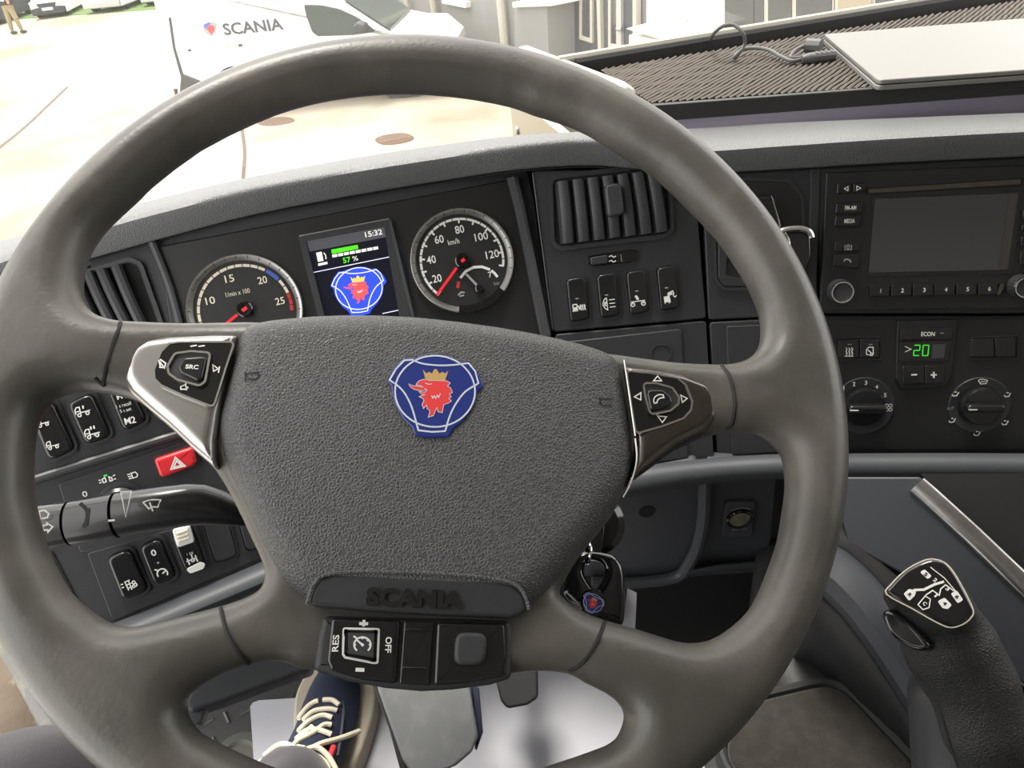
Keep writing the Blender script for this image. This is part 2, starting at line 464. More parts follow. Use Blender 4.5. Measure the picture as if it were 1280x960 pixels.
# padded top: swept profile, front lip down to the panels, top face running back to the windscreen
st = [  # (frame, A back edge, B front top edge, C lower front edge)
    (C, (-190, 346), (-190, 382), (-190, 420)), (C, (-60, 316), (-60, 349), (-60, 388)), (C, (20, 296), (20, 322), (20, 351)), (C, (137, 264), (137, 284), (137, 316)), (C, (230, 240), (230, 259), (230, 290)),
    (C, (320, 220), (320, 237), (320, 267)), (C, (445, 197), (445, 215), (445, 243)), (C, (560, 180), (560, 197), (560, 224)),
    (V, (650, 169), (650, 184), (650, 211)), (V, (745, 164), (745, 178), (745, 206)), (K, (850, 161.5), (850, 190), (850, 216)), (K, (960, 154.5), (960, 184), (960, 212)),
    (R, (1110, 148), (1110, 174), (1110, 203)), (R, (1280, 141), (1280, 165), (1280, 195)), (R, (1450, 134), (1450, 157), (1450, 187))]
secs = []; ZD = None; back_edge = []
for fr, a, b, c in st:
    nn = -.012 if fr is C else 0
    Cp = fr.px(*c, nn+.012); Bp = fr.px(b[0], b[1], nn+.032); zb = Bp[2]
    A = onz(a[0], a[1], zb+.004)
    if A[1]-Bp[1] > .30 or A[1] < Bp[1]: A = Bp+np.array([0, .12, .004])
    Ci = fr.px(c[0], c[1]+1, nn+.001)
    mid = .5*(Cp+Bp)+fr.N*.002
    tp = Bp*.85+A*.15+np.array([0, 0, .002])
    A2 = A+np.array([0, .03, -.03]); A3 = A+np.array([0, .03, -.12]); Ci2 = Ci-fr.N*.03
    secs.append([Ci2, Ci, Cp, Cp*.9+mid*.1, mid, mid*.35+Bp*.65+fr.N*.001, Bp, tp, A, A2, A3]); back_edge.append(A)
ext = np.array([1.70-secs[-1][6][0], -.02, 0])
for f_ in (.5, 1.0): secs.append([np.array(p)+ext*f_ for p in secs[-1 if f_ == .5 else -2]]); back_edge.append(secs[-1][8])
ss = []
for i in range(len(secs[0])): ss.append(spline([s[i] for s in secs], 3, False))
secs2 = [[ss[i][j] for i in range(len(ss))] for j in range(len(ss[0]))]
loft('padded_top', secs2, 'dash_top_grain', dash, closed=False, caps=False, sharp=60)
ZD = float(np.mean([s[6][2] for s in secs[6:12]]))
tube('panel_edge_highlight', [V.px(x, y, .0006) for x, y in ((666, 216), (678, 310), (691, 412))], .0010, 'grey_plastic', dash, 6)  # lighter tube paints the highlight along the vent panel's left edge
# passenger side of the dashboard, turned square to the cab
pz = R.px(1405, 300); Pz = panel(pz, -1, 22); up_, dn_ = R.uv(1405, 190)[1]-R.uv(1405, 300)[1], R.uv(1405, 300)[1]-R.uv(1405, 566)[1]
prism('passenger_panel', Pz, [(.002, -dn_), (1.70-pz[0], -dn_), (1.70-pz[0], up_), (.002, up_)], -.06, 0, 'dash_plastic', dash, uv=True, r=.006, bev=.003)
prism('glovebox_lid', Pz, [(.10, -dn_+.03), (1.55-pz[0], -dn_+.03), (1.55-pz[0], -.02), (.10, -.02)], 0, .006, 'dash_plastic', dash, uv=True, r=.012, bev=.003)
# thin shadow-gap strip under the pad
seam = [fr.px(c[0], c[1]+2.5, (-.012 if fr is C else 0)+.0012) for fr, a, b, c in st]
tube('pad_seam', spline(seam, 3, False), .0012, 'seam_dark', dash, 6)
# carcass behind everything
mb = MB()
for fr, poly in ((C, [(60, 330), (660, 216), (700, 600), (60, 600)]), (V, [(660, 216), (880, 214), (900, 590), (690, 610)]), (K, [(870, 214), (1030, 205), (1050, 585), (880, 595)]), (R, [(1010, 200), (1440, 185), (1440, 585), (1030, 585)])):
    mb.add(*prism_vf(fr, ccw(fr.poly(poly, -.052)), -.12, -.052, back=True))
mb.build('carcass', 'void_black', dash, smooth=False)
# grey ledge under the panels
def ledge(name, path, m='grey_plastic', seg=14):
    secs = []
    for fr, x, y, hh, n in path:
        c = fr.px(x, y, n); k = fr.mpp(x, y)*hh
        secs.append([c + fr.V*k*math.sin(a)*(1 if abs(math.sin(a)) < .9 else .96) + fr.N*.016*math.cos(a) for a in [2*math.pi*j/seg for j in range(seg)]])
    s2 = []
    for i in range(seg): s2.append(spline([s[i] for s in secs], 3, False))
    return loft(name, [[s2[i][j] for i in range(seg)] for j in range(len(s2[0]))], m, dash)
ledge('lower_ledge', [(V, 700, 628, 18, .035), (V, 780, 605, 18, .035), (K, 890, 588, 15.5, .035), (K, 985, 583, 16, .035), (R, 1057, 583, 17, .035), (R, 1200, 583, 18, .035), (R, 1330, 585, 19, .035), (R, 1450, 588, 19, .035)])
# knee panels
Kn = panel(at(820, 606, float((V.px(820, 606, .012)-CAM)@FW)), -14, -4)
prism('knee_panel', Kn, [(700, 612), (877, 588), (876, 648), (866, 690), (850, 716), (790, 727), (720, 720)], -.03, 0, 'blue_grey_plastic', dash, r=.006, bev=.003)
lathe('screw_hole_shade', Kn, Kn.uv(809, 640, .001), [(.0098, .0002), (.0092, .0010), (.0080, .0008), (.0001, .0005)], 'void_black', dash, 24)  # black disc on the surface stands in for the shade inside the hole
tube('panel_lip', spline([Kn.px(x, y, .008) for x, y in ((881, 592), (880, 640), (873, 680), (860, 706), (846, 721), (800, 728), (740, 728))], 4, False), .0075, 'blue_grey_plastic', dash, 10)
prism('socket_panel', Kn, [(888, 588), (972, 586), (962, 690), (945, 716), (862, 722), (880, 690)], -.03, -.002, 'blue_grey_plastic', dash, r=.004, bev=.002)
prism('socket_recess', Kn, [(907, 628), (945, 628), (940, 672), (902, 672)], -.002, .003, 'blue_grey_plastic', dash, r=.006, bev=.002)
loft('panel_bottom_lip', [[Kn.px(x, y+h*math.sin(a), .004+.008*math.cos(a)) for a in [2*math.pi*j/10 for j in range(10)]] for x, y, h in ((862, 716, 6), (900, 711, 7), (940, 708, 7), (965, 706, 6))], 'grey_plastic', dash)
# low panel left of the column
prism('low_left_panel', L, [(20, 440), (330, 420), (345, 700), (130, 800), (60, 760), (20, 690)], -.05, 0, 'dash_plastic', dash, r=.004, bev=.001)
# raised rib between the switch row and the lamp panel
tube('panel_rib', [L.px(x, y, .001) for x, y in ((30, 604), (120, 575), (230, 541), (300, 520))], .0035, 'dash_plastic', dash, 10)
prism('lamp_panel', L, [(73, 605), (236, 549), (262, 572), (300, 560), (318, 640), (140, 690), (100, 690)], 0, .0016, 'dash_plastic', dash, r=.002, bev=.0006)
prism('lower_switch_panel', L, [(109, 692), (330, 628), (345, 690), (141, 777)], 0, .0018, 'dash_plastic', dash, r=.002, bev=.0006)
ledge('low_left_ledge', [(L, 120, 803, 15, .01), (L, 180, 780, 15, .01), (L, 250, 752, 16, .01), (L, 340, 715, 17, .01), (L, 420, 680, 17, .01)])
prism('left_shadow_gap', L, [(20, 690), (66, 690), (112, 780), (60, 770)], 0, .0008, 'void_black', dash)

# ------------------------------------------------------------------ emblem drawn on any frame
_G = lambda cx, cy: ((cx-895)/200, (260-cy)/200)
GRIFFIN = [(950, 186), (870, 184), (838, 179), (815, 187), (803, 203), (818, 207), (833, 213), (846, 222), (858, 232), (846, 243), (818, 240), (828, 250), (852, 254), (838, 257), (820, 264), (836, 272), (842, 284), (832, 303), (838, 320), (854, 302), (858, 324), (872, 334), (864, 364), (886, 357), (897, 330), (905, 316), (912, 338), (930, 342), (934, 318), (938, 302), (958, 296), (974, 286), (962, 272), (974, 264), (964, 250), (980, 242), (972, 222), (956, 211), (968, 196)]
TONGUE = [(765, 202), (785, 211), (815, 214), (840, 220), (846, 229), (820, 233), (790, 226), (774, 215)]
CROWN = [(848, 180), (834, 128), (852, 148), (868, 140), (880, 150), (886, 136), (892, 126), (902, 126), (910, 138), (918, 150), (930, 140), (946, 148), (962, 134), (946, 182)]
def emblem(fr, c, ex, ey, n, parent, mats, t=.0008, body=True, w=.042, outline=True):
    """shield with three tabs, ring, arcs, crowned beast head; ex, ey: pixel vectors of one unit"""
    def mp(q): return fr.uv(c[0]+q[0]*ex[0]+q[1]*ey[0], c[1]+q[0]*ex[1]+q[1]*ey[1], n)
    unit = np.linalg.norm(np.array(mp((1, 0)))-np.array(mp((0, 0))))
    def g(L): return [mp(_G(*q)) for q in L]
    rim = [(740, 68), (775, 72), (830, 58), (900, 50), (970, 60), (1025, 88), (1048, 82), (1085, 110), (1120, 160), (1138, 212), (1108, 238), (1100, 280), (1075, 335), (1035, 385), (985, 425), (962, 462), (900, 468), (840, 466), (795, 452), (778, 412), (735, 370), (700, 310), (682, 255), (678, 208), (656, 185), (690, 118)]
    if body == 'flat': icon('shield_fill', fr, [], 0, mats['blue'], parent, n, uv=True, fills=[g(rim)])
    elif body:
        prism('shield', fr, rounded(g(rim), .025*unit, 2), n-.003, n, mats['blue'], parent, uv=True, bev=.0006)
    lines = []
    ringp = [(895+200*math.cos(a), 237+178*math.sin(a)) for a in [2*math.pi*i/48 for i in range(48)]]
    lines.append((g(ringp), True))
    lines.append((spline(g([(778, 78), (830, 98), (905, 107), (975, 106), (1030, 100)]), 4, False), False))
    lines.append((spline(g([(693, 195), (735, 235), (765, 285), (785, 335), (802, 396)]), 4, False), False))
    lines.append((spline(g([(1098, 205), (1045, 240), (1005, 290), (975, 345), (955, 402)]), 4, False), False))
    lines.append((g([(690, 196), (668, 180), (700, 125), (742, 82), (778, 80)]), False))
    lines.append((g([(1030, 100), (1062, 96), (1095, 135), (1112, 196), (1096, 208)]), False))
    lines.append((g([(802, 396), (812, 432), (880, 440), (945, 436), (957, 402)]), False))
    icon('shield_lines', fr, lines, w*unit, mats['line'], parent, n+.0002, uv=True)
    if outline: icon('head_outline', fr, [(g(GRIFFIN), True), (g(TONGUE), True)], .035*unit, mats['line'], parent, n+.00025, uv=True)
    icon('beast_head', fr, [], 0, mats['red'], parent, n+.0003, uv=True, fills=[g(GRIFFIN), g(TONGUE)])
    icon('crown', fr, [], 0, mats['gold'], parent, n+.0003, uv=True, fills=[g(CROWN)])
    icon('mane_marks', fr, [(g([(878, 258), (884, 272), (892, 260), (898, 274), (906, 258), (913, 268), (922, 248)]), False), (g([(846, 196), (862, 203), (880, 200)]), False)], .022*unit, mats['line'], parent, n+.0004, uv=True)

# ------------------------------------------------------------------ instrument cluster
cl = thing('instrument_cluster', C.px(450, 400, -.02), 'black instrument cluster with two round dials and a colour display', 'instrument cluster')
prism('face_panel', C, [(196, 308), (652, 221), (660, 262), (676, 420), (660, 520), (230, 520)], -.02, -.009, 'panel_black', cl, r=.006, bev=.002)
tube('panel_edge', spline([C.px(x, y, -.006) for x, y in ((190, 303), (212, 360), (228, 420))], 3, False), .004, 'dash_plastic', cl)
tube('panel_edge', spline([C.px(x, y, -.004) for x, y in ((640, 222), (652, 270), (668, 350), (682, 420))], 3, False), .006, 'dash_plastic', cl)
def dial(name, c, rpx, label):
    cu = C.uv(*c, -.008); k = np.linalg.norm(np.array(C.uv(c[0]+rpx, c[1], -.008))-np.array(C.uv(c[0]-rpx, c[1], -.008)))/2
    o = bpy.data.objects.new(name, None); link(o, cl); o['label'] = label
    lathe('dial_face', C, cu, [(k*.93, -.009), (k*.92, -.0086)], 'dial_face', o, 48)
    lathe('bezel_ring', C, cu, [(k*1.0, -.009), (k*1.0, -.004), (k*.985, -.003), (k*.95, -.0035), (k*.90, -.007), (k*.885, -.0085)], 'satin_ring', o, 64, cap=False)
    return o, cu, k
def on(cu, k, rr, a): return (cu[0]+k*rr*math.cos(R_(a)), cu[1]+k*rr*math.sin(R_(a)))
def arc(cu, k, rr, a0, a1, n=24): return [on(cu, k, rr, a0+(a1-a0)*i/n) for i in range(n+1)]
def num(o, s, cu, k, rr, a, h, m='print_cream', nm='numeral', wf=.62, rot=0):
    text_uv(nm, C, s, on(cu, k, rr, a), h*wf*len(s), h, m, o, n=-.0078, bold=.01, rot=rot)
# rev counter
o, cu, k = dial('rev_counter', (307, 388), 73, 'rev counter dial with blue and red scale marks')
def segs(o, cu, k, a0, a1, cnt, m, w=.05, gap=.12, rr=.80, nm='scale_mark'):
    st_ = (a1-a0)/cnt
    icon(nm, C, [(arc(cu, k, rr, a0+st_*(i+gap/2), a0+st_*(i+1-gap/2), 3), False) for i in range(cnt)], k*w, m, o, -.0080, uv=True)
TA = {10: 152, 15: 100, 20: 50, 25: 0}
segs(o, cu, k, 235, 152, 8, 'print_cream'); segs(o, cu, k, 152, 100, 5, 'print_cream'); segs(o, cu, k, 100, 52, 5, 'print_cream')
segs(o, cu, k, 52, 31, 1, 'scale_blue', .07); segs(o, cu, k, 31, 11, 2, 'print_cream'); segs(o, cu, k, 11, -12, 3, 'scale_red', .06)
for s, a in (('10', 152), ('15', 103), ('20', 49), ('25', 4)): num(o, s, cu, k, .62, a, k*.13)
text_uv('unit_text', C, '1/min x 100', on(cu, k, .34, 100), k*.42, k*.085, 'print_cream', o, n=-.0078)
icon('bezel_ticks', C, [([on(cu, k, .91, a), on(cu, k, .975, a)], False) for a in range(-10, 230, 12)], k*.012, 'seam_dark', o, -.0032, uv=True)
hub = (cu[0], cu[1]+k*.02)
icon('needle', C, [([on(hub, k, .16, 205), on(hub, k, .80, 207)], False)], k*.05, 'needle_red', o, -.005, uv=True)
lathe('needle_hub', C, hub, [(k*.14, -.008), (k*.14, -.004), (k*.12, -.003)], 'gloss_black', o, 28)
icon('hub_mark', C, [([on(hub, k, .05, 205), on(hub, k, .05, 25)], False)], k*.06, 'needle_red', o, -.0026, uv=True)
# speedometer
o, cu, k = dial('speedometer', (578, 326), 64.5, 'speedometer dial with small pressure gauge inside')
segs(o, cu, k, 222, -18, 24, 'print_white', .045)
for i, a in enumerate(range(222, -19, -20)): pass
SA = {20: 203, 40: 167, 60: 126, 80: 83, 100: 40, 120: 1}
icon('major_ticks', C, [([on(cu, k, .72, a), on(cu, k, .82, a)], False) for a in (222, 203, 185, 167, 147, 126, 105, 83, 62, 40, 20, 1, -18)], k*.035, 'print_white', o, -.0079, uv=True)
for v, a in SA.items(): num(o, str(v), cu, k, .60, a, k*.15, 'print_white', wf=.58)
text_uv('unit_text', C, 'km/h', on(cu, k, .40, 103), k*.22, k*.10, 'print_white', o, n=-.0078)
icon('bezel_ticks', C, [([on(cu, k, .91, a), on(cu, k, .975, a)], False) for a in range(-20, 210, 12)], k*.012, 'seam_dark', o, -.0032, uv=True)
icon('needle', C, [([on(cu, k, .18, 218), on(cu, k, .84, 221)], False)], k*.05, 'needle_red', o, -.005, uv=True)
lathe('needle_hub', C, cu, [(k*.15, -.008), (k*.15, -.004), (k*.13, -.003)], 'gloss_black', o, 28)
icon('hub_mark', C, [([on(cu, k, .04, 205), on(cu, k, .04, 25)], False)], k*.06, 'needle_red', o, -.0026, uv=True)
g2 = on(cu, k, .62, -70)
icon('gauge_scale', C, [(arc(g2, k, .42, 140, 48, 4), False), (arc(g2, k, .42, 44, 20, 2), False)], k*.05, 'print_white', o, -.0079, uv=True)
icon('gauge_low_mark', C, [(arc(g2, k, .42, 168, 150, 3), False)], k*.06, 'scale_red', o, -.0079, uv=True)
icon('gauge_needle', C, [([on(g2, k, .02, 115), on(g2, k, .40, 122)], False)], k*.045, 'print_grey', o, -.006, uv=True)
lathe('gauge_hub', C, g2, [(k*.09, -.008), (k*.09, -.006), (k*.07, -.005)], 'gloss_black', o, 20)
text_uv('numeral', C, '7', on(g2, k, .34, 40), k*.07, k*.11, 'print_white', o, n=-.0078, bold=.01)
text_uv('unit_text', C, 'bar', on(g2, k, .36, 5), k*.12, k*.07, 'print_grey', o, n=-.0078)
icon('oil_can', C, [([on(g2, k, .44, 186), on(g2, k, .36, 180), on(g2, k, .30, 184)], False), ([on(g2, k, .42, 190), on(g2, k, .33, 192)], False)], k*.03, 'print_grey', o, -.0078, uv=True)
prism('low_cover', C, arc(cu, k, 1.0, -107, -48, 10)+arc(cu, k, .86, -48, -107, 10), -.008, -.002, 'gloss_black', o, uv=True)
# display
dp = bpy.data.objects.new('display', None); link(dp, cl); dp['label'] = 'lit display with clock, fuel bar and blue shield'
prism('display_panel', C, [(381, 298), (485, 281), (506, 320), (520, 440), (420, 450)], -.009, -.0072, 'screen_black', dp, bev=.0003)
ring('display_frame', C, C.poly([(372, 294), (488, 273), (522, 440), (412, 455)], -.004), C.poly([(382, 301), (480, 283), (507, 440), (420, 452)], -.004), -.009, -.004, 'dash_plastic', dp)
icon('frame_highlight', C, [([(374, 295), (486, 273.5)], False)], .0011, 'satin_ring', dp, -.0035)
icon('frame_highlight', C, [([(487, 276), (516, 396)], False)], .0035, 'grey_plastic', dp, -.0035)
q = .0001
icon('title_bar', C, [], 0, 'screen_grey', dp, -.0068, fills=[[(383, 301), (480, 283), (482, 296.5), (387, 314.5)]])
text('clock_digits', C, '15:32', (467, 291.5), 22, 7, 'screen_white', dp, n=-.0065, bold=.015, d=(10, -1.9))
icon('fuel_bar', C, [], 0, 'screen_green', dp, -.0066, fills=[[(414, 312), (447, 306), (448, 311), (415, 317.5)]])
icon('fuel_segments', C, [], 0, 'screen_white', dp, -.0066, fills=[[(415+i*7.3, 318.5-i*1.35), (421.2+i*7.3, 317.3-i*1.35), (421.9+i*7.3, 320.8-i*1.35), (415.7+i*7.3, 322-i*1.35)] for i in range(8)])
text('fuel_percent', C, '57', (433.5, 325), 10, 7, 'screen_green', dp, n=-.0066, bold=.02, d=(10, -1.9))
text('percent_sign', C, '%', (444, 323), 7, 6, 'screen_white', dp, n=-.0066, d=(10, -1.9))
icon('fuel_pump', C, [([(404.5, 316), (407, 319), (407.5, 324)], False)], .0010, 'screen_white', dp, -.0066, fills=[[(395, 316), (402, 314.5), (404.5, 326), (397.5, 327.5)], [(397.5, 329.5), (409, 327), (409.5, 330), (398, 332.5)]])
icon('divider_line', C, [([(392, 340.5), (490, 320.5)], False)], .0008, 'screen_line', dp, -.0066)
icon('divider_line', C, [([(478, 392), (506, 386)], False)], .0008, 'screen_line', dp, -.0066)
emblem(C, (449, 364), (29, -4), (-3.5, -29), -.0066, dp, dict(blue='screen_blue', line='screen_line', red='screen_red', gold='screen_gold'), body='flat', outline=False)

# ------------------------------------------------------------------ vents
def vent(name, fr, outline, slats, label, depth=.028, ang=0, knob=None, sw=.012):
    t = thing(name, fr.px(*outline[0]), label, 'air vent')
    p = rounded(ccw(fr.poly(outline, .001)), .008, 5)
    ring('vent_frame', fr, inset(p, -.004), p, .0002, .004, 'dash_plastic', t)
    q = inset(p, .001)
    ring('duct_wall', fr, p, q, .0002, .0028, 'dash_plastic_matt', t)
    prism('duct', fr, q, .0003, .0012, 'void_black', t, uv=True)
    for (x0, y0, x1, y1) in slats:
        a = np.array(fr.uv(x0, y0, .008)); b = np.array(fr.uv(x1, y1, .008)); e = (b-a)/np.linalg.norm(b-a); s = np.array([e[1], -e[0]])
        s = s if s[0] > 0 else -s
        secs = []
        for i in range(7):
            f = i/6; c = a+(b-a)*f; bul = .004*math.sin(math.pi*f)
            sec = []
            for (du, dn) in ((-.5, -.005), (-.32, .001), (0, .0035), (.34, .003), (.5, -.001), (.42, -.0045)):
                uv_ = c+s*(sw*du); sec.append(fr.P(uv_[0], uv_[1], .006+bul+dn))
            secs.append(sec)
        loft('vent_slat', secs, 'dash_plastic', t)
    if knob:
        kp = prism('vent_knob', fr, knob, .006, .022, 'dash_plastic', t, r=.006, bev=.003, ref=.02)
    return t
vs = []
for i in range(7):
    f = i/6; vs.append((703+f*112, 226-f*13, 710+f*117, 304-f*14))
vent('air_vent', V, [(690, 224), (826, 208), (834, 215), (838, 285), (832, 293), (700, 309), (693, 303)], vs, 'black louvred air vent with square slider, right of the speedometer', knob=[(755, 231), (776, 228), (781, 268), (760, 273)], sw=.0150)
vs = [(108, 340, 142, 412), (124, 337, 160, 412), (143, 332, 178, 412), (90, 346, 122, 412)]
vent('air_vent', C.shift(-.012), [(78, 352), (162, 327), (174, 331), (200, 405), (208, 440), (110, 470)], vs, 'black louvred air vent at the far left behind the wheel rim', sw=.012)
# ------------------------------------------------------------------ rocker switches
def rocker(fr, q, label, group, name='rocker_switch', m='switch_black', n1=.0065, cat='switch'):
    """q: four pixel corners tl, tr, br, bl"""
    t = thing(name, fr.px(*q[3]), label, cat, group)
    p = ccw(fr.poly(q, .005)); p = rounded(p, .0058, 5)
    ring('switch_frame', fr, inset(p, -.0022), p, .0001, .0022, 'dash_plastic', t)
    # rocker cap: dished along its length
    a, b, c, d = [np.array(fr.uv(*k, .005)) for k in q]; k0 = inset(p, .0004)
    v, f = prism_vf(fr, k0, .0002, n1, .0022, 3, True)
    cen = np.mean(np.array(k0), 0); ax = (a+b)/2-(c+d)/2; hl = np.linalg.norm(ax)/2; ax = ax/np.linalg.norm(ax)
    vv = []
    for pnt in v:
        loc = np.array(pnt)-fr.O; uv_ = np.array([loc@fr.U, loc@fr.V])-cen; s = float(uv_@ax)/hl; nn = float(loc@fr.N)
        vv.append(np.array(pnt)+fr.N*(.0016*s if nn > .0015 else 0))
    mesh('rocker_cap', vv, f, m, t)
    return t, fr.shift(n1+.0018)
def lx(lines, o=(0, 0), s=1.0):
    """scale unit-drawn icon lines to pixels"""
    return [([(o[0]+x*s, o[1]+y*s) for x, y in pl], c) for pl, c in lines]
def skew(lines, o, ex, ey):
    return [([(o[0]+x*ex[0]+y*ey[0], o[1]+x*ex[1]+y*ey[1]) for x, y in pl], c) for pl, c in lines]
def cir(x, y, r, n=10): return ([(x+r*math.cos(2*math.pi*i/n), y+r*math.sin(2*math.pi*i/n)) for i in range(n)], True)

G1 = 'rocker switches under the air vent'
ex, ey = (1, -.12), (.12, 1)
def vsw(x0, y0, label):
    q = [(x0, y0), (x0+24, y0-4), (x0+31, y0+50), (x0+6, y0+55)]
    return rocker(V, q, label, G1)
t, f = vsw(707, 349, 'black rocker switch with fuel pump and heat symbol, leftmost under the vent')
icon('indicator', f, [([(719, 373.5), (723, 373)], False)], .0012, 'print_grey', t)
icon('fuel_heater_symbol', f, skew([([(0, 0), (0, 8)], False), ([(5, 0), (5, 8)], False), ([(0, 0), (5, 0)], False), ([(0, 4), (5, 4)], False), ([(-1, 8), (6, 8)], False), ([(5, 2), (7.5, 3), (7.5, 7)], False), ([(9, 1), (10, 3), (9, 5), (10, 8)], False), ([(11.5, 1), (12.5, 3), (11.5, 5), (12.5, 8)], False), ([(14, 1), (15, 3), (14, 5), (15, 8)], False)], (716, 381), ex, ey), .0011, 'print_white', t, fills=[[(716, 385), (721, 384.4), (722, 389), (717, 389.5)]])
t, f = vsw(745, 344, 'black rocker switch with rear lamp symbol, second under the vent')
icon('indicator', f, [([(756, 369), (760, 368.5)], False)], .0012, 'print_grey', t)
icon('work_lamp_symbol', f, skew([([(6, 0), (3, 2), (1, 6), (1, 9), (3, 13), (6, 15), (6, 0)], False), ([(3, 5), (3, 10)], False), ([(3, 5), (5, 6), (3, 8), (5, 10)], False), ([(9, 3), (16, 3)], False), ([(9, 7.5), (16, 7.5)], False), ([(9, 12), (16, 12)], False)], (752, 373), ex, ey), .0009, 'print_white', t)
t, f = vsw(782, 340, 'black rocker switch with axle symbol, third under the vent')
icon('indicator', f, [([(794, 364), (798, 363.5)], False)], .0012, 'print_grey', t)
icon('axle_symbol', f, skew([cir(2, 10, 2.4), cir(15, 10, 2.4), ([(0, 6.5), (17.5, 6.5)], False), ([(6, 1), (9.5, 5)], False), ([(2, 7), (2, 10)], False), ([(15, 7), (15, 10)], False)], (788, 371), ex, ey), .0010, 'print_white', t, fills=[[(793, 370), (796, 369), (799, 373.5), (796, 375)]])
t, f = vsw(820, 335, 'black rocker switch with tilting cab symbol, rightmost under the vent')
icon('indicator', f, [([(831, 360), (835, 359.5)], False)], .0012, 'print_grey', t)
icon('cab_tilt_symbol', f, skew([([(5, 4), (6, 1), (12, -1), (13, 2), (12, 5)], False), ([(12, 5), (14, 7), (16, 5)], False)], (829, 366), ex, ey), .0010, 'print_white', t, fills=[[(829.5, 371), (837, 369.5), (838.5, 377), (836.5, 379.5), (835.5, 377.5), (832.5, 378), (831.5, 380), (830.5, 378)], [(834, 367), (840, 365), (841, 368), (835, 370)]])
# fan slider of the vent
t = thing('vent_slider_switch', V.px(735, 330), 'small black slider switch with wavy air marks between vent and rocker switches', 'switch')
prism('slider_slot', V, [(735, 320), (790, 311.5), (797, 313), (796, 324), (790, 328), (740, 333), (735, 329)], 0, .002, 'gloss_black', t, r=.003, bev=.001)
bezel('slot_rim', V, [(734, 319), (790, 310.5), (798, 312), (797, 325), (790, 329.5), (740, 334), (734, 330)], .0009, 0, .0026, 'dash_plastic', t, r=.003)
prism('slider_knob', V, [(738, 322), (759, 318.5), (760, 329), (739, 331.5)], .002, .006, 'dash_plastic', t, r=.002, bev=.0012)
icon('air_marks', V, [([(761, 321), (764, 319.5), (767, 321.5), (770, 320)], False), ([(761, 327), (764, 325.5), (767, 327.5), (770, 326)], False)], .0012, 'print_white', t, .0026)
icon('end_mark', V, [([(776, 318), (777, 327)], False)], .0008, 'print_grey', t, .0026)

# ------------------------------------------------------------------ parking brake
t = thing('parking_brake', K.px(945, 360), 'parking brake lever with bright chrome edge in a rounded black recess', 'lever')
oc = [(893, 262), (925, 225), (985, 228), (1000, 245), (1006, 340), (985, 357), (905, 360), (896, 350)]
p = rounded(ccw(K.poly(oc, .002)), .012, 5)
ring('recess_rim', K, inset(p, -.003), p, .0002, .0035, 'dash_plastic', t)
prism('recess', K, p, .0003, .0016, 'panel_black', t, uv=True)
prism('recess_wall', K, [(898, 286), (912, 286), (908, 345), (940, 350), (940, 358), (905, 358), (898, 348)], .0016, .0040, 'dash_plastic', t, r=.004, bev=.001)
prism('lever_arm', K, [(935, 247), (965, 244), (978, 300), (950, 310)], .0016, .020, 'gloss_black', t, r=.004, bev=.003, ref=.012)
icon('arm_edge', K, [([(964, 244), (974, 275), (978, 300)], False)], .0010, 'chrome', t, .0215)
prism('lever_grip', K, [(976, 287), (1000, 285), (1014, 291), (1015, 322), (1004, 350), (990, 354), (980, 330)], .004, .032, 'gloss_black', t, r=.008, bev=.005, ref=.03)
p = spline(K.poly([(970, 296), (977, 289), (990, 286), (1003, 286), (1012, 290), (1015, 297)], .033), 4, False)
tube('chrome_edge', [K.P(u, v, .031) for u, v in p], .0034, 'chrome', t, 10)
tube('chrome_edge', spline([K.px(x, y, .031) for x, y in ((976, 289), (982, 294), (985, 302), (986, 312))], 4, False), .0020, 'chrome', t, 10)

# ------------------------------------------------------------------ radio
t = thing('radio', R.px(1030, 388), 'double-height black radio with dark touch screen and six preset buttons', 'radio')
prism('faceplate', R, [(1033, 216), (1306, 205), (1299, 386), (1025, 388)], 0, .008, 'panel_black', t, r=.002, bev=.001)
Rf = R.shift(.008)
prism('disc_slot', Rf, [(1086, 236.5), (1276, 224), (1276, 230), (1086, 241.5)], 0, .0006, 'dark_trim', t)
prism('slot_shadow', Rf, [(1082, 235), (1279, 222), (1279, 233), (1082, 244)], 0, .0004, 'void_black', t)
prism('screen_bezel', Rf, [(1089, 246), (1277, 238.5), (1266, 342), (1084, 345)], 0, .0006, 'gloss_black', t, r=.002)
prism('screen', Rf, [(1094, 249), (1273, 241.5), (1260, 337), (1086, 340.5)], 0, .0012, 'radio_screen', t, r=.001)
prism('screen_edge_strip', Rf, [(1262, 242), (1272, 241.5), (1259, 336.5), (1248, 337)], .0012, .0016, 'dark_trim', t)
def rbtn(nm, q, lab=None, w=0, h=0, n1=.004):
    b = prism(nm, Rf, q, 0, n1, 'switch_black', t, r=.001, bev=.0008)
    if lab: text('button_text', Rf, lab, (sum(a for a, _ in q)/4+2, sum(a for _, a in q)/4), w, h, 'print_white', b, n=n1+.0004, bold=.01)
    return b
b = rbtn('seek_button', [(1047, 230), (1063.5, 229), (1063.5, 241), (1046, 242)]); icon('arrow', Rf, [([(1060, 233), (1060, 238.5), (1055.5, 236)], True)], .0007, 'print_white', b, .0045)
b = rbtn('seek_button', [(1067, 229), (1081, 228), (1081, 239), (1067, 240.5)]); icon('arrow', Rf, [([(1071, 232.5), (1071, 238), (1076, 235)], True)], .0007, 'print_white', b, .0045)
rbtn('band_button', [(1046, 254), (1078, 252), (1077, 266), (1044, 267)], 'FM-AM', 14, 5.5)
rbtn('media_button', [(1045, 270), (1077, 269), (1075, 283), (1043, 283)], 'MEDIA', 13, 5.5)
b = rbtn('camera_button', [(1044, 302), (1074, 301), (1074, 314), (1042, 315)])
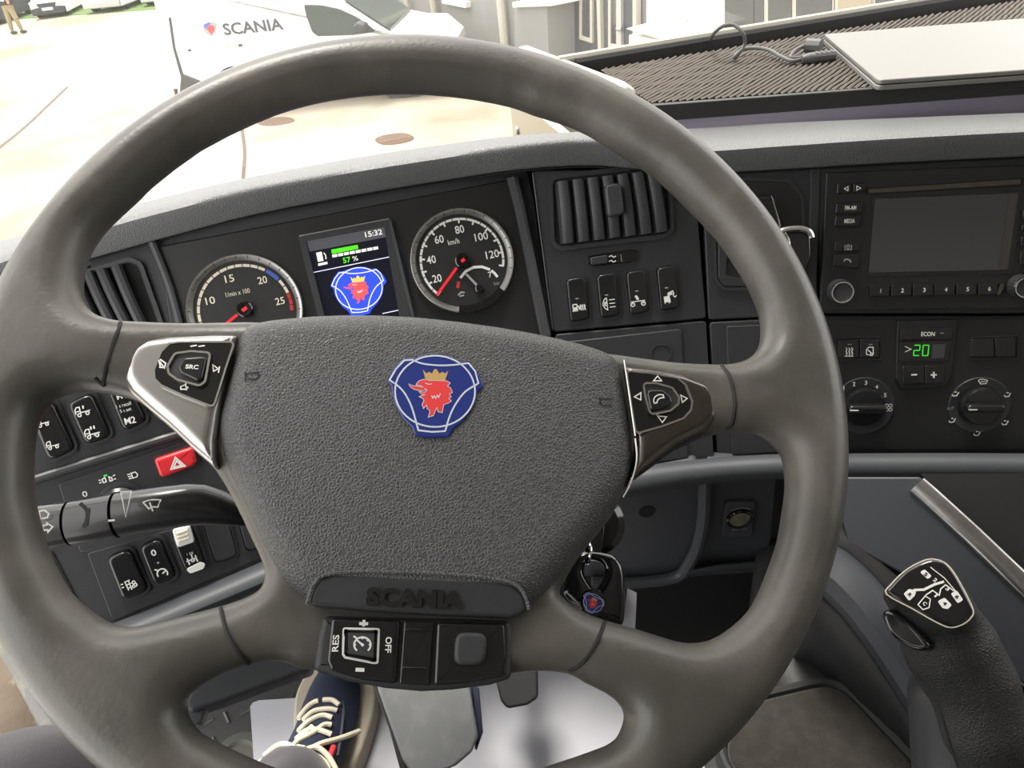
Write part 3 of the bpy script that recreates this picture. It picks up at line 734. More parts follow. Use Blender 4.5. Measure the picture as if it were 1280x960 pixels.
icon('camera_symbol', Rf, [([(1056, 307), (1058.5, 307), (1060, 305.5), (1062, 307), (1064.5, 307), (1064.5, 312), (1056, 312)], True), cir(1060, 309.5, 1.6, 8)], .0007, 'print_grey', b, .0045)
b = rbtn('phone_button', [(1042, 319), (1074, 317), (1073, 336), (1041, 332)])
icon('phone_symbol', Rf, [([(1055, 327), (1056, 324.5), (1060, 324), (1063, 326), (1063.5, 328.5)], False)], .0013, 'print_grey', b, .0045)
def rknob(nm, c, r, m='dash_plastic_matt'):
    cu = Rf.uv(*c, .012); k = Rf.mpp(*c)*r
    kn = lathe(nm, Rf, cu, [(k*1.05, 0), (k*1.05, .002), (k, .003), (k*.97, .013), (k*.9, .0145), (k*.78, .0146), (k*.76, .0138), (0.0001, .0136)], m, t, 40)
    lathe('chrome_ring', Rf, cu, [(k*.97, .0132), (k*.92, .0155), (k*.82, .0155), (k*.78, .0140)], 'chrome', kn, 40, cap=False)
    mb = MB()
    for i in range(36):
        a = 2*math.pi*i/36; mb.add(*tube_vf([Rf.P(cu[0]+k*1.0*math.cos(a), cu[1]+k*1.0*math.sin(a), z) for z in (.003, .0125)], .0004, 5))
    o_ = mb.build('knurling', 'dash_plastic', kn); o_['kind'] = 'stuff'
rknob('volume_knob', (1052.5, 365), 15); rknob('tuning_knob', (1281, 359), 15)
for i in range(6):
    x0 = 1087+i*27.2; dx = 25.6
    q = [(x0, 356.5-i*.5), (x0+dx, 356-i*.5), (x0+dx-(2 if i == 5 else .5), 370-i*.4), (x0, 371-i*.4)]
    b = rbtn('preset_button', q)
    text('button_text', Rf, str(i+1), (x0+14, 363.5-i*.5), 3.4 if i else 1.5, 5.5, 'print_white' if i else 'print_grey', b, n=.0046, bold=.01)
prism('button_end_cap', Rf, [(1250, 355), (1258, 354), (1250, 368), (1246, 369)], 0, .003, 'dark_trim', t)
for y0, y1 in ((262, 274), (281, 289), (296, 308), (314, 331)):
    rbtn('side_button', [(1279+(262-y0)*.06, y0), (1300, y0-1), (1299, y1-1), (1278+(262-y0)*.06, y1)])

# ------------------------------------------------------------------ climate panel
t = thing('climate_panel', R.px(1060, 560), 'black climate control panel with two rotary knobs and green digits', 'control panel')
Rc = R.shift(.0002)
prism('panel_plate', R, [(1030, 400), (1404, 397), (1404, 562), (1056, 562), (1040, 500)], 0, .0012, 'panel_black', t, r=.002, bev=.0005)
Rp = R.shift(.0012)
def cbtn(nm, q, par=None, n1=.003): return prism(nm, Rp, q, 0, n1, 'switch_black', par or t, r=.0012, bev=.0008)
b = cbtn('seat_heater_button', [(1048, 425.5), (1073.5, 424), (1074, 447), (1047, 448)])
icon('heat_symbol', Rp, [([(x, 434.5), (x+1.4, 437), (x, 439.5), (x+1.4, 442), (x, 444)], False) for x in (1057.5, 1061, 1064.5)]+[([(1056, 445.2), (1066.5, 445.2)], False)], .0011, 'print_white', b, .0036)
icon('indicator', Rp, [([(1059.5, 430.5), (1064.5, 430.5)], False)], .0009, 'print_grey', b, .0036)
b = cbtn('parking_heater_button', [(1075, 424), (1099, 424), (1099, 447), (1075, 447.5)])
icon('cab_symbol', Rp, [([(1083, 443), (1083, 437), (1086, 434), (1091.5, 434), (1091.5, 443), (1088, 444), (1083, 443)], False), cir(1089.5, 443, 1.6, 8), ([(1084.5, 437), (1089, 441)], False)], .0009, 'print_white', b, .0036)
icon('indicator', Rp, [([(1086, 430.5), (1091, 430.5)], False)], .0009, 'print_grey', b, .0036)
prism('display_block', Rp, [(1122, 401), (1197, 399), (1190, 470), (1180, 484), (1128, 487), (1120, 474)], 0, .0030, 'panel_black', t, r=.003, bev=.001)
Rb = Rp.shift(.003)
b = prism('econ_button', Rb, [(1125, 411), (1192, 409), (1190, 424), (1125, 425)], 0, .002, 'switch_black', t, r=.001, bev=.0006)
text('button_text', Rb, 'ECON', (1160, 417.5), 17, 6, 'print_white', b, n=.0024, bold=.02)
icon('indicator', Rb, [([(1175, 416.5), (1180, 416.3)], False)], .0010, 'print_grey', b, .0024)
b = prism('temperature_display', Rb, [(1124, 428), (1190, 426), (1185, 450), (1124, 452)], 0, .0012, 'gloss_black', t, r=.001)
icon('display_pointer', Rb, [([(1131, 433), (1139, 436.5), (1131, 440)], False)], .0008, 'print_cream', b, .0016)
def seg7(s, x0, y0, w, h):
    SG = {'2': 'abged', '0': 'abcdef'}; P = {'a': ((0, 0), (w, 0)), 'b': ((w, 0), (w, h/2)), 'c': ((w, h/2), (w, h)), 'd': ((0, h), (w, h)), 'e': ((0, h/2), (0, h)), 'f': ((0, 0), (0, h/2)), 'g': ((0, h/2), (w, h/2))}
    out = []
    for i, ch in enumerate(s):
        for g in SG[ch]: out.append(([(x0+i*(w+4)+px-(py-h/2)*.1, y0+py) for px, py in P[g]], False))
    return out
icon('temperature_digits', Rb, seg7('20', 1142.5, 431.5, 7, 13), .0011, 'led_green', b, .0016)
prism('display_reflection_window', Rb, [(1166, 431), (1182, 430), (1180, 447), (1165, 448)], .0012, .0015, 'radio_screen', b)
b = cbtn('cooler_button', [(1128, 458), (1155.5, 457), (1155, 480), (1129, 480.5)], n1=.0055); icon('minus_sign', Rp, [([(1139, 468.5), (1146.5, 468.3)], False)], .0016, 'print_white', b, .006)
b = cbtn('warmer_button', [(1156.5, 457), (1181, 456), (1180, 478), (1156.5, 480)], n1=.0055); icon('plus_sign', Rp, [([(1163.5, 468.7), (1171, 468.5)], False), ([(1167.2, 464.8), (1167.3, 472.4)], False)], .0016, 'print_white', b, .006)
cbtn('blank_button', [(1214, 424), (1242, 422.5), (1243, 446.5), (1214, 446.5)]); cbtn('blank_button', [(1244, 422.5), (1270, 422), (1269, 446.5), (1245, 446.5)])
bezel('button_rim', Rp, [(1212, 421.5), (1274, 419.5), (1273, 449), (1212, 449)], .0008, 0, .0012, 'dash_plastic', t, r=.002)
bezel('button_rim', Rp, [(1045, 422), (1102, 421), (1102, 450), (1044, 451)], .0008, 0, .0012, 'dash_plastic', t, r=.002)
def cknob(nm, c, r):
    cu = Rp.uv(*c, .006); k = Rp.mpp(*c)*r
    lathe('knob_dish', Rp, cu, [(k*1.62, 0), (k*1.58, .0015), (k*1.5, .0012), (k*1.12, -.0002)], 'dash_plastic', t, 48)
    kn = lathe(nm, Rp, cu, [(k*1.08, .0002), (k*1.06, .006), (k*.98, .009), (0.0002, .0095)], 'switch_black', t, 44)
    gp = rounded([(cu[0]-k*.97, cu[1]-k*.22), (cu[0]+k*.97, cu[1]-k*.22), (cu[0]+k*.97, cu[1]+k*.24), (cu[0]-k*.97, cu[1]+k*.24)], k*.2, 4)
    prism('knob_grip', Rp, gp, .009, .019, 'switch_black', kn, uv=True, bev=.003)
    icon('pointer', Rp, [([(cu[0]-k*.95, cu[1]), (cu[0]-k*.5, cu[1])], False)], .0014, 'print_white', kn, .0194, uv=True)
    return cu, k
cknob('fan_knob', (1081, 509), 24); cknob('airflow_knob', (1227, 508), 24)
for s, x, y in (('1', 1054.5, 485.5), ('2', 1067.5, 480), ('3', 1082.5, 478.5), ('4', 1096, 483.5), ('5', 1106.5, 494)): text('fan_number', Rp, s, (x, y), 3.2 if s != '1' else 1.6, 5.5, 'print_white', t, n=.002, bold=.01)
icon('fan_symbol', Rp, [cir(1108.5, 507, 2, 8), cir(1113, 507, 2, 8), cir(1108.5, 512, 2, 8), cir(1113, 512, 2, 8)], .0007, 'print_white', t, .002)
text('auto_text', Rp, 'AUT', (1188, 510.5), 9, 4.2, 'print_grey', t, n=.002)
icon('screen_symbol', Rp, [([(1223, 476), (1225, 474.3), (1229, 474), (1234.5, 475.5), (1232.5, 479.5), (1226, 480)], True), ([(1226, 477.2), (1232, 477)], False)], .0008, 'print_white', t, .002)
def seat(x, y): return [([(x-4, y), (x-2, y+2), (x+2, y+1.5), (x+4.5, y-3)], False), ([(x-1, y-3), (x+2, y-3)], False)]
for x, y in ((1259, 494), (1256, 529), (1221, 542.5), (1190, 526), (1194, 493)): icon('airflow_symbol', Rp, seat(x, y), .0011, 'print_white', t, .002)

# ------------------------------------------------------------------ 12 V socket on the knee panel
t = thing('power_socket', Kn.px(926, 660), 'round power socket with dusty cap on the lower panel behind the wheel', 'socket')
cu = Kn.uv(925, 650, .006); k = Kn.mpp(925, 650)*15
lathe('socket_ring', Kn, cu, [(k*1.1, .003), (k*1.1, .006), (k*1.0, .0075), (k*.88, .007), (k*.86, .004)], 'gloss_black', t, 36, cap=False)
mat('dusty_cap', (.10, .09, .07), .6, vary=((.2, .17, .11), 90, .4, .7))
lathe('socket_cap', Kn, cu, [(k*.86, .003), (k*.84, .0055), (k*.4, .0068), (.0002, .007)], 'dusty_cap', t, 32)
text('rating_text', Kn, 'MAX 120W', (925, 661.5), 20, 3, 'print_grey', t, n=.0046, bold=.005)
icon('arc_mark', Kn, [(arc(cu, k, 1.28, 55, 125, 8), False)], .0010, 'print_grey', t, .0040, uv=True)

# ------------------------------------------------------------------ low left panel: switches
G2 = 'rocker switches on the low panel left of the wheel'
def lorry(x, y, s=1.0): return skew([([(0, 0), (0, -5), (2, -8), (6, -8), (6, 0)], False), ([(0, -3), (6, -3)], False), ([(6, -1), (18, -1)], False), cir(4, 1.5, 2, 8), cir(14, 1.5, 2, 8)], (x, y), (1*s, -.27*s), (.27*s, 1*s))
t, f = rocker(L, [(36, 513), (66, 500), (94, 562), (60, 578)], 'black two-position switch with two lorry symbols, partly behind the rim', G2)
icon('lorry_symbol', f, lorry(46.5, 532, .85), .0007, 'print_white', t); icon('lorry_symbol', f, lorry(59, 560, .85), .0007, 'print_white', t)
t, f = rocker(L, [(84, 504), (115, 490), (139, 546), (106, 557)], 'black two-position switch with lorry and arrow symbols beside the M2 switch', G2)
icon('lorry_symbol', f, lorry(95, 518.5), .0008, 'print_white', t); icon('lorry_symbol', f, lorry(107, 546), .0008, 'print_white', t)
icon('arrow_marks', f, [([(103.5, 507), (104, 511)], False), ([(107, 514), (108, 518)], False), ([(117, 532), (118, 536)], False), ([(113, 533), (114, 537)], False), ([(118, 541), (119, 545)], False)], .0011, 'print_white', t)
t, f = rocker(L, [(134, 488), (160, 476), (184, 526), (154, 541)], 'black memory switch lettered M2 below the left wheel spoke', G2)
text('switch_text', f, 'M1', (151, 495), 11, 8, 'print_white', t, d=(10, -2.7), bold=.02)
text('switch_text', f, '1 s recall', (154.5, 506), 19, 5, 'print_white', t, d=(10, -2.7)); text('switch_text', f, '5 s set', (157, 512.5), 14.5, 4.6, 'print_white', t, d=(10, -2.7))
text('switch_text', f, 'M2', (162.5, 525.5), 14, 9.5, 'print_white', t, d=(10, -2.0), bold=.02)
t, f = rocker(L, [(184, 474), (212, 460), (228, 512), (197, 527)], 'black switch mostly hidden behind the silver spoke trim', G2)
# hazard switch
t = thing('hazard_switch', L.px(200, 597), 'red hazard warning switch with white triangle', 'switch')
q = [(193, 574), (241, 558), (246, 577), (241, 582), (205, 596), (200, 594)]
p = rounded(ccw(L.poly(q, .006)), .002, 3)
ring('switch_frame', L, inset(p, -.0022), p, .0014, .0032, 'dash_plastic', t)
prism('hazard_cap', L, p, .0014, .009, 'hazard_red', t, uv=True, bev=.0022)
Lh = L.shift(.009)
for s in (1.0, .55):
    c = (222, 581); icon('warning_triangle', Lh, [([(c[0]-8.3*s, c[1]+5.6*s), (c[0]+9.4*s, c[1]+1.5*s), (c[0]-2.8*s, c[1]-9.2*s)], True)], .0011, 'print_white', t)
# lamp switch
t = thing('headlamp_switch', L.px(140, 632), 'rotary headlamp switch with green indicator behind the stalk', 'switch')
Lp = L.shift(.0016)
cu = Lp.uv(150, 634, .008); k = Lp.mpp(150, 634)*31
lathe('switch_plate', Lp, cu, [(k*1.02, 0), (k*1.0, .0008), (k*.86, .001)], 'dash_plastic', t, 48)
lathe('rotary_knob', Lp, cu, [(k*.86, 0), (k*.84, .006), (k*.72, .0085), (.0003, .009)], 'switch_black', t, 44)
prism('knob_grip', Lp, rounded([(cu[0]-k*.7, cu[1]-k*.16), (cu[0]+k*.7, cu[1]-k*.16), (cu[0]+k*.7, cu[1]+k*.16), (cu[0]-k*.7, cu[1]+k*.16)], k*.1), .008, .018, 'switch_black', t, uv=True, bev=.002)
icon('indicator_lamp', Lp, [], 0, 'led_green', t, .0012, fills=[[(129, 594.3), (133.5, 592.8), (134.5, 594.6), (130, 596)]])
text('off_mark', Lp, '0', (106, 617.5), 6, 8, 'print_white', t, n=.0012, d=(10, -2.8))
icon('side_lamp_symbol', Lp, [([(131, 597), (127.5, 599.5), (129.5, 603.5), (133, 602)], True), ([(136, 596), (139.5, 597), (140.5, 600.5), (137.5, 601.5)], True), ([(123, 600.5), (126, 600)], False), ([(124, 604), (127, 602.5)], False), ([(141, 595), (144, 593.5)], False), ([(142, 599), (145, 598.5)], False)], .0008, 'print_white', t, .0012)
icon('headlamp_symbol', Lp, [([(164, 591.5), (169, 590), (172, 593), (171, 596), (166, 597.5)], True), ([(159, 593.5), (163, 592.3)], False), ([(160, 596), (164, 595)], False), ([(161, 598.5), (165, 597.5)], False)], .0008, 'print_white', t, .0012)
# lower row
G3 = 'rocker switches in the lower left panel'
Lw = L.shift(.0018)
t, f = rocker(Lw, [(133, 697), (162, 685), (186, 739), (153, 752)], 'black switch with exhaust filter symbol at the lower left corner', G3)
icon('exhaust_filter_symbol', f, [([(155, 728), (162, 725)], False), ([(157, 732), (164, 729)], False), ([(159, 736), (166, 733)], False), ([(156, 727), (161, 738)], False), ([(160, 725), (165, 737)], False), cir(167, 728, 2, 8), cir(169.5, 731, 1.8, 8), cir(167, 733, 1.6, 8), ([(151, 731), (154, 730)], False), ([(152, 735), (155, 734)], False)], .0008, 'print_white', t)
t, f = rocker(Lw, [(174, 683), (200, 671), (221, 722), (193, 734)], 'black switch marked 0 with a speed dial symbol', G3)
text('switch_text', f, '0', (192, 691), 6.5, 9, 'print_white', t, d=(10, -2.5), bold=.02)
icon('indicator', f, [([(196, 704), (199, 703)], False)], .0012, 'print_grey', t)
icon('cruise_symbol', f, [([(203+6.5*math.cos(R_(a)), 717+6*math.sin(R_(a))) for a in range(140, 400, 20)], False), ([(203, 717), (208, 712.5)], False), ([(193, 712), (197, 713)], False)], .0010, 'print_white', t)
t, f = rocker(Lw, [(213, 668), (240, 656), (258, 708), (232, 718)], 'black differential lock switch with white locking slider', G3)
prism('locking_slider', f, [(215, 663), (237, 657), (243, 678), (222, 685)], 0, .003, 'print_white', t, r=.002, bev=.001)
for i in range(3): prism('slider_rib', f, [(220+i*1.2, 666.5+i*4.6), (234+i*1.2, 662+i*4.6), (234.5+i*1.2, 664.5+i*4.6), (220.8+i*1.2, 669+i*4.6)], .003, .0042, 'print_cream', t, bev=.0004)
icon('axle_lock_symbol', f, [([(233, 702), (246, 697)], False), ([(234, 698), (237, 706)], False), ([(244, 694), (247, 702)], False), cir(241, 700, 2, 8), ([(239, 693), (241, 699)], False)], .0010, 'print_white', t)
text('switch_text', f, '1 EB', (237.5, 692), 8, 3.5, 'print_white', t, d=(10, -2.7))
prism('white_tab', f, [(232, 712), (250, 703), (257, 705), (254, 711), (238, 717)], 0, .0015, 'print_white', t, r=.002)
G4 = 'blank switch covers in the lower left panel'
for lab, q in (('black blank switch cover right of the differential lock switch', [(253, 652), (282, 641), (297, 694), (270, 704)]), ('black blank switch cover at the edge of the steering wheel pad', [(295, 640), (318, 631), (334, 680), (309, 690)])):
    t = thing('blank_cover', Lw.px(*q[3]), lab, 'switch cover', G4)
    prism('cover_plate', Lw, q, 0, .0022, 'dash_plastic', t, r=.005, bev=.001); bezel('cover_rim', Lw, [(q[0][0]-3, q[0][1]-3), (q[1][0]+3, q[1][1]-3), (q[2][0]+3, q[2][1]+3), (q[3][0]-3, q[3][1]+3)], .001, 0, .0012, 'dash_plastic', t, r=.006)

# ------------------------------------------------------------------ column stalk
t = thing('column_stalk', at(316, 646, .475), 'black wiper and lamp stalk on the left of the steering column', 'stalk')
def stalk(nm, stn, m='switch_black'):
    secs = []
    for (xt, yt, xb, yb, d) in stn:
        a, b = at(xt, yt, d), at(xb, yb, d); c = (a+b)/2; hv = (a-b)/2; hl = np.linalg.norm(hv)
        nv = FW*-1.0; nv = nv-hv*(nv@hv)/hl**2; nv = nv/np.linalg.norm(nv)*min(.011, hl*.85)
        secs.append([c+hv*math.sin(w)+nv*math.cos(w) for w in [2*math.pi*j/24 for j in range(24)]])
    return loft(nm, secs, m, t)
end = stalk('stalk_end', [(12, 640, 27, 696, .466), (44, 632, 58, 689, .468), (84, 627, 91, 682, .47)])
colr = stalk('twist_collar', [(88, 626, 94, 682, .47), (115, 621, 122, 678, .471), (142, 616, 150, 672, .472)])
body = stalk('stalk_body', [(146, 615, 154, 671, .472), (175, 611, 180, 666, .473), (205, 607, 208, 662, .474), (235, 604, 238, 657, .476), (258, 605, 262, 656, .478), (280, 612, 288, 657, .481), (300, 622, 306, 658, .484), (325, 632, 328, 658, .49), (360, 640, 362, 660, .50)])
def sfr(x, y, d): return frame_at(at(x, y, d), RT, -ray(x, y))
icon('lamp_symbol', sfr(55, 643, .4572), [([(49, 639), (56, 638), (61, 642), (59, 647), (50, 648.5)], True)], .0009, 'print_white', end)
icon('arrow_symbol', sfr(60, 659, .4575), [([(53, 657), (59, 656), (58.5, 653.5), (66, 658.5), (60, 665), (59.5, 662), (54, 663)], True)], .0009, 'print_white', end)
icon('dash_mark', sfr(139, 651, .4602), [([(135, 651), (143.5, 650)], False)], .0012, 'print_white', colr)
icon('dent_highlight', sfr(104, 645, .4592), [(spline([(100, 629), (108, 637), (109, 648), (104, 660)], 4, False), False)], .0022, 'grey_plastic', colr)  # light grey crescent painted as the highlight in the collar's dent
icon('wedge_mark', sfr(157, 630, .4612), [([(151, 615), (157, 646.5), (164, 614)], True)], .0008, 'print_white', body)
icon('wiper_symbol', sfr(190, 632, .4622), [(spline([(179, 628), (185, 625.5), (193, 624.5), (201, 625)], 3, False)+[(197, 634)]+spline([(197, 634), (191, 633.5), (186, 636)], 3, False), True), ([(187, 628), (191, 639)], False)], .0008, 'print_white', body)
# ------------------------------------------------------------------ steering wheel
wheel = thing('steering_wheel', W.P(0, 0, -.03), 'worn dark grey four-spoke steering wheel with blue shield emblem', 'steering wheel')
top_hole = [(175, 240), (140, 272), (117, 300), (105, 330), (102, 360), (107, 380), (120, 394), (140, 401), (165, 403), (230, 402), (310, 399), (420, 404), (560, 412), (700, 432), (780, 441), (846, 451.5), (889, 456), (913, 456), (931, 451), (944, 441), (952, 425), (953, 399), (947, 376), (935.6, 351), (922, 328), (896.6, 291.6), (860, 253), (822, 217), (785, 192), (735, 161), (702, 147), (667, 136), (640, 126), (590, 116), (532, 110), (475, 110), (420, 116), (370, 127), (320, 145), (250, 180), (190, 225)]
left_hole = [(40, 615), (40, 562), (44, 530), (53, 509), (66, 496), (88, 489), (111, 487.5), (133, 490), (149, 493), (170, 499), (186, 511), (212, 533), (239, 559), (265, 583), (290, 625), (312, 672), (328, 708), (325, 734), (299, 749), (275, 757), (246, 765), (206, 775), (179, 782), (153, 783), (131, 775), (108, 759), (86, 738), (68, 706), (57, 682), (49, 653)]
right_hole = [(780, 614), (793, 598), (820, 579), (851, 558), (881, 545), (905, 540), (931, 539.5), (952, 542), (968, 553), (979, 566), (983, 585), (984, 611), (979, 646), (974, 675), (960, 716), (941, 758), (916, 783), (888, 800), (859, 804), (835, 799), (792, 785), (757, 775), (722, 760), (704, 744), (702, 735), (728, 692), (766, 645)]
uvb = lambda pts: W.poly(pts)
bl, br = np.array(W.uv(281, 945)), np.array(W.uv(714, 960))
a0, a1 = math.degrees(math.atan2(*bl[::-1])), math.degrees(math.atan2(*br[::-1]))
low_arc = [(.1965*math.cos(R_(a0+(a1-a0)*i/14)), .1965*math.sin(R_(a0+(a1-a0)*i/14))) for i in range(1, 14)]
bottom_hole = uvb([(760, 931.5), (776, 914), (781, 896), (776, 882), (760, 868), (732, 854), (711, 842), (675, 839), (640, 842), (600, 850), (520, 857), (430, 845), (395, 838), (375, 836), (360, 829.5), (342, 826), (316, 829.5), (286, 839), (264, 849), (244, 863), (235, 877), (235, 894), (253, 918)])+low_arc
holes = [spline(uvb(top_hole), 2), spline(uvb(left_hole), 2), spline(uvb(right_hole), 2), spline(bottom_hole, 2)]
RIM_R = .0172
def wheel_sdf(X, Y, Z):
    x, y = X[:, :, 0], Y[:, :, 0]
    s = np.sqrt(x*x+y*y)-.2300
    for hpoly in holes: s = np.maximum(s, -s_poly(x, y, hpoly))
    rr = np.sqrt(x*x+y*y)
    # spokes and hub are thinner and sit a little lower than the rim
    f = np.clip((rr-.11)/(.19-.11), 0, 1); f = f*f*(3-2*f)
    th = .011+(RIM_R-.011)*f; zc = -.006*(1-f)
    s3, t3, z3 = s[:, :, None], th[:, :, None], zc[:, :, None]
    q = np.maximum(s3+t3, 0)
    return np.sqrt(q*q+(Z-z3)**2)-t3
blob('rim_and_spokes', W, wheel_sdf, (-.24, -.24, -.024), (.24, .24, .024), .0024, 'rim_skin', wheel)
def on_wheel(pts, n): return [W.px(x, y, n) for x, y in pts]
# seams where the rim skin ends on the spokes
def surf_n(u, v):
    X = np.array([[[u]]]); best = 0
    zs = np.linspace(.024, -.02, 89); d = wheel_sdf(np.full((1, 1, 89), u), np.full((1, 1, 89), v), zs[None, None, :])[0, 0]
    i = np.argmax(d < 0); return float(zs[i]) if d[i] < 0 else -.01
def drape(pts, off=0):
    out = []
    for x, y in spline(pts, 5, False):
        n = 0
        for _ in range(3):
            u, v = W.uv(x, y, n); n = surf_n(u, v)
        out.append(W.P(u, v, n+off))
    return out
for pts in ([(152, 405), (143, 425), (134, 455), (132, 480), (138, 489)], [(901, 458), (912, 472), (918, 500), (914, 528), (904, 538)], [(276, 760), (284, 790), (298, 815), (311, 829)], [(756, 778), (745, 805), (728, 828), (712, 838)]):
    tube('skin_seam', drape(pts, .0001), .0011, 'seam_dark', wheel, 6)
# airbag pad
pad_px = [(318, 401), (360, 396), (430, 393), (520, 396), (620, 408), (700, 422), (745, 433), (768, 443), (777, 458), (786, 500), (793, 545), (793, 580), (785, 610), (760, 650), (720, 700), (680, 748), (660, 766), (640, 772), (600, 772), (500, 768), (400, 758), (382, 752), (362, 738), (345, 715), (325, 675), (300, 620), (280, 580), (271, 545), (271, 520), (280, 480), (290, 440), (300, 413)]
pad_uv = spline(W.poly(pad_px, .006), 2)
def pad_sdf(X, Y, Z):
    x, y = X[:, :, 0], Y[:, :, 0]; s = s_poly(x, y, pad_uv)[:, :, None]
    xx, yy = x[:, :, None], y[:, :, None]
    top = .0185-.55*(np.maximum(np.abs(xx)-.02, 0))**2-.30*(yy+.02)**2
    r = .016; q1 = np.maximum(s+r, 0); q2 = np.maximum(Z-(top-r), 0)
    d = np.where((s+r > 0) | (Z > top-r), np.sqrt(q1*q1+q2*q2)-r, np.maximum(s, Z-top))
    d = np.maximum(d, Z-top); return np.maximum(d, -.012-Z)
blob('airbag_pad', W, pad_sdf, (-.125, -.14, -.016), (.125, .062, .024), .0018, 'pad_grain', wheel)
# name plate along the pad's lower edge, lettering standing proud
Wp = W.shift(.0150)
plate = prism('name_plate', W, [(384, 757), (392, 734), (402, 722), (420, 717), (470, 716), (560, 719), (620, 725), (645, 732), (656, 745), (661, 764), (640, 772), (500, 766)], -.006, .0162, 'dash_plastic', wheel, r=.004, bev=.002, ref=.015)
tube('plate_edge', spline(on_wheel([(384, 756), (390, 735), (402, 721), (425, 716), (470, 715), (560, 718), (625, 725), (648, 734), (657, 747), (661, 762)], .0165), 4, False), .0009, 'pad_grain', plate, 6)
text('SCANIA_lettering'.lower(), W, 'SCANIA', (519, 748), 116, 22, 'switch_black', plate, n=.0163, bold=.05, ext=.0014, d=(100, 4))
# horn marks pressed into the pad
for pts in ([([(307, 465), (307, 477)], False), ([(307, 468), (323, 466), (324, 472), (319, 475), (310, 474)], False)], [([(748, 498), (766, 500)], False), ([(751, 499), (750, 505), (755, 508), (764, 507)], False)]):
    mb = MB()
    for pl, c in pts: 
        q_ = W.poly(pl, .0155); uc = np.mean(np.array(q_), 0); mb.add(*ribbon_vf(W, q_, .0009, .0185-.55*max(abs(uc[0])-.02, 0)**2-.30*(uc[1]+.02)**2+.0004))
    mb.build('horn_mark', 'seam_dark', wheel, smooth=False)
# emblem
em = bpy.data.objects.new('emblem', None); link(em, wheel); em['label'] = 'blue enamel shield with red crowned beast head'
EN = .0196
emblem(W, (543.75, 495), (50, 0), (0, -50), EN, em, dict(blue='enamel_blue', line='enamel_silver', red='enamel_red', gold='enamel_gold'))
# bright spoke trims with thumb switches
tl = [(297, 420), (266, 420), (212, 422), (186, 426), (170, 434), (159, 448), (155, 464), (157, 479), (165, 492), (186, 511), (212, 533), (239, 559), (271, 586), (272, 550), (277, 519)]
tr = [(779, 459), (815, 463), (852, 469), (883, 481), (896, 497), (898, 510), (894, 526), (880, 542), (846, 559), (820, 579), (793, 599), (781, 614), (791, 579), (793, 547)]
bl_ = [(293, 428), (226, 428), (212, 430), (202, 440), (193, 463), (194, 474), (202, 482), (226, 493), (267, 509), (274, 487), (282, 461)]
br_ = [(783, 464), (814, 467), (846, 473), (857, 482), (865, 502), (863, 513), (854, 523), (827, 533), (795, 542), (790, 513)]
def trim(nm, outl, m, pan, r1, b1, lab):
    tp = W.poly(outl, .006)
    def tsdf(X, Y, Z):
        s = s_poly(X[:, :, 0], Y[:, :, 0], tp)[:, :, None]; r = .006; q1 = np.maximum(s+r, 0); q2 = np.maximum(Z-(.0112-r), 0)
        return np.maximum(np.where((s+r > 0) | (Z > .0112-r), np.sqrt(q1*q1+q2*q2)-r, np.maximum(s, Z-.0112)), -.006-Z)
    ta = np.array(tp); o = blob(nm, W, tsdf, (ta[:, 0].min()-.003, ta[:, 1].min()-.003, -.009), (ta[:, 0].max()+.003, ta[:, 1].max()+.003, .014), .0011, m, wheel); o['label'] = lab
    Wt = W.shift(.0112)
    p = rounded(ccw(Wt.poly(pan, .001)), .002, 3)
    sp = prism('switch_panel', Wt, p, -.002, .0012, 'gloss_black', wheel, uv=True, bev=.0006)
    ring('panel_edge', Wt, inset(p, -.0006), inset(p, .0004), 0, .0016, 'chrome', sp)
    q = rounded(ccw(Wt.poly(r1, .003)), .003, 4)
    ring('rocker_ring', Wt, q, inset(q, .0011), .0008, .0036, 'chrome', sp)
    prism('rocker_ring_base', Wt, inset(q, .0009), .0008, .0024, 'dash_plastic_matt', sp, uv=True)
    q2 = rounded(ccw(Wt.poly(b1, .004)), .0025, 4)
    bt = prism('centre_button', Wt, q2, .0010, .0052, 'switch_black', sp, uv=True, bev=.0010)
    return Wt, sp, bt
Wt, sp, bt = trim('spoke_trim', tl, 'silver_trim', bl_, [(265, 440), (239, 438), (218, 441), (208, 458), (210, 468), (221, 476), (250, 484), (258, 478)], [(259, 446), (231, 448), (223, 460), (226, 467), (248, 477), (253, 474)], 'brushed silver trim on the left spoke')
text('button_text', Wt, 'SRC', (240, 458.5), 16, 6, 'print_white', bt, n=.0056, bold=.03, d=(10, .6))
icon('previous_mark', Wt, [([(200, 449), (207, 454), (205.5, 460), (199, 451)], False), ([(199, 459), (206, 459.5)], False), ([(198.5, 450), (200.5, 458)], False)], .0007, 'print_white', sp, .0018)
icon('next_mark', Wt, [([(266, 456), (267, 464), (273, 461)], True), ([(274.5, 458), (273, 466)], False)], .0007, 'print_white', sp, .0018)
icon('loudspeaker_mark', Wt, [([(226, 483), (229, 482), (232, 480.5), (233, 487), (229.5, 486.5), (226, 486.5)], True), ([(234.5, 483), (234.5, 486)], False)], .0007, 'print_white', sp, .0018)
icon('loudspeaker_mark', Wt, [([(238, 433), (246, 431.5)], False), ([(248, 433), (256, 432)], False)], .0007, 'print_white', sp, .0018)
Wt, sp, bt = trim('spoke_trim', tr, 'dark_trim', br_, [(802, 478), (820, 478), (841, 484), (850, 497), (849, 506), (838, 515), (812, 520), (806, 500)], [(808, 488), (828, 488), (838, 496), (840, 504), (833, 509), (813, 514)], 'darker metal trim on the right spoke')  # right trim uses a darker metal than the left one
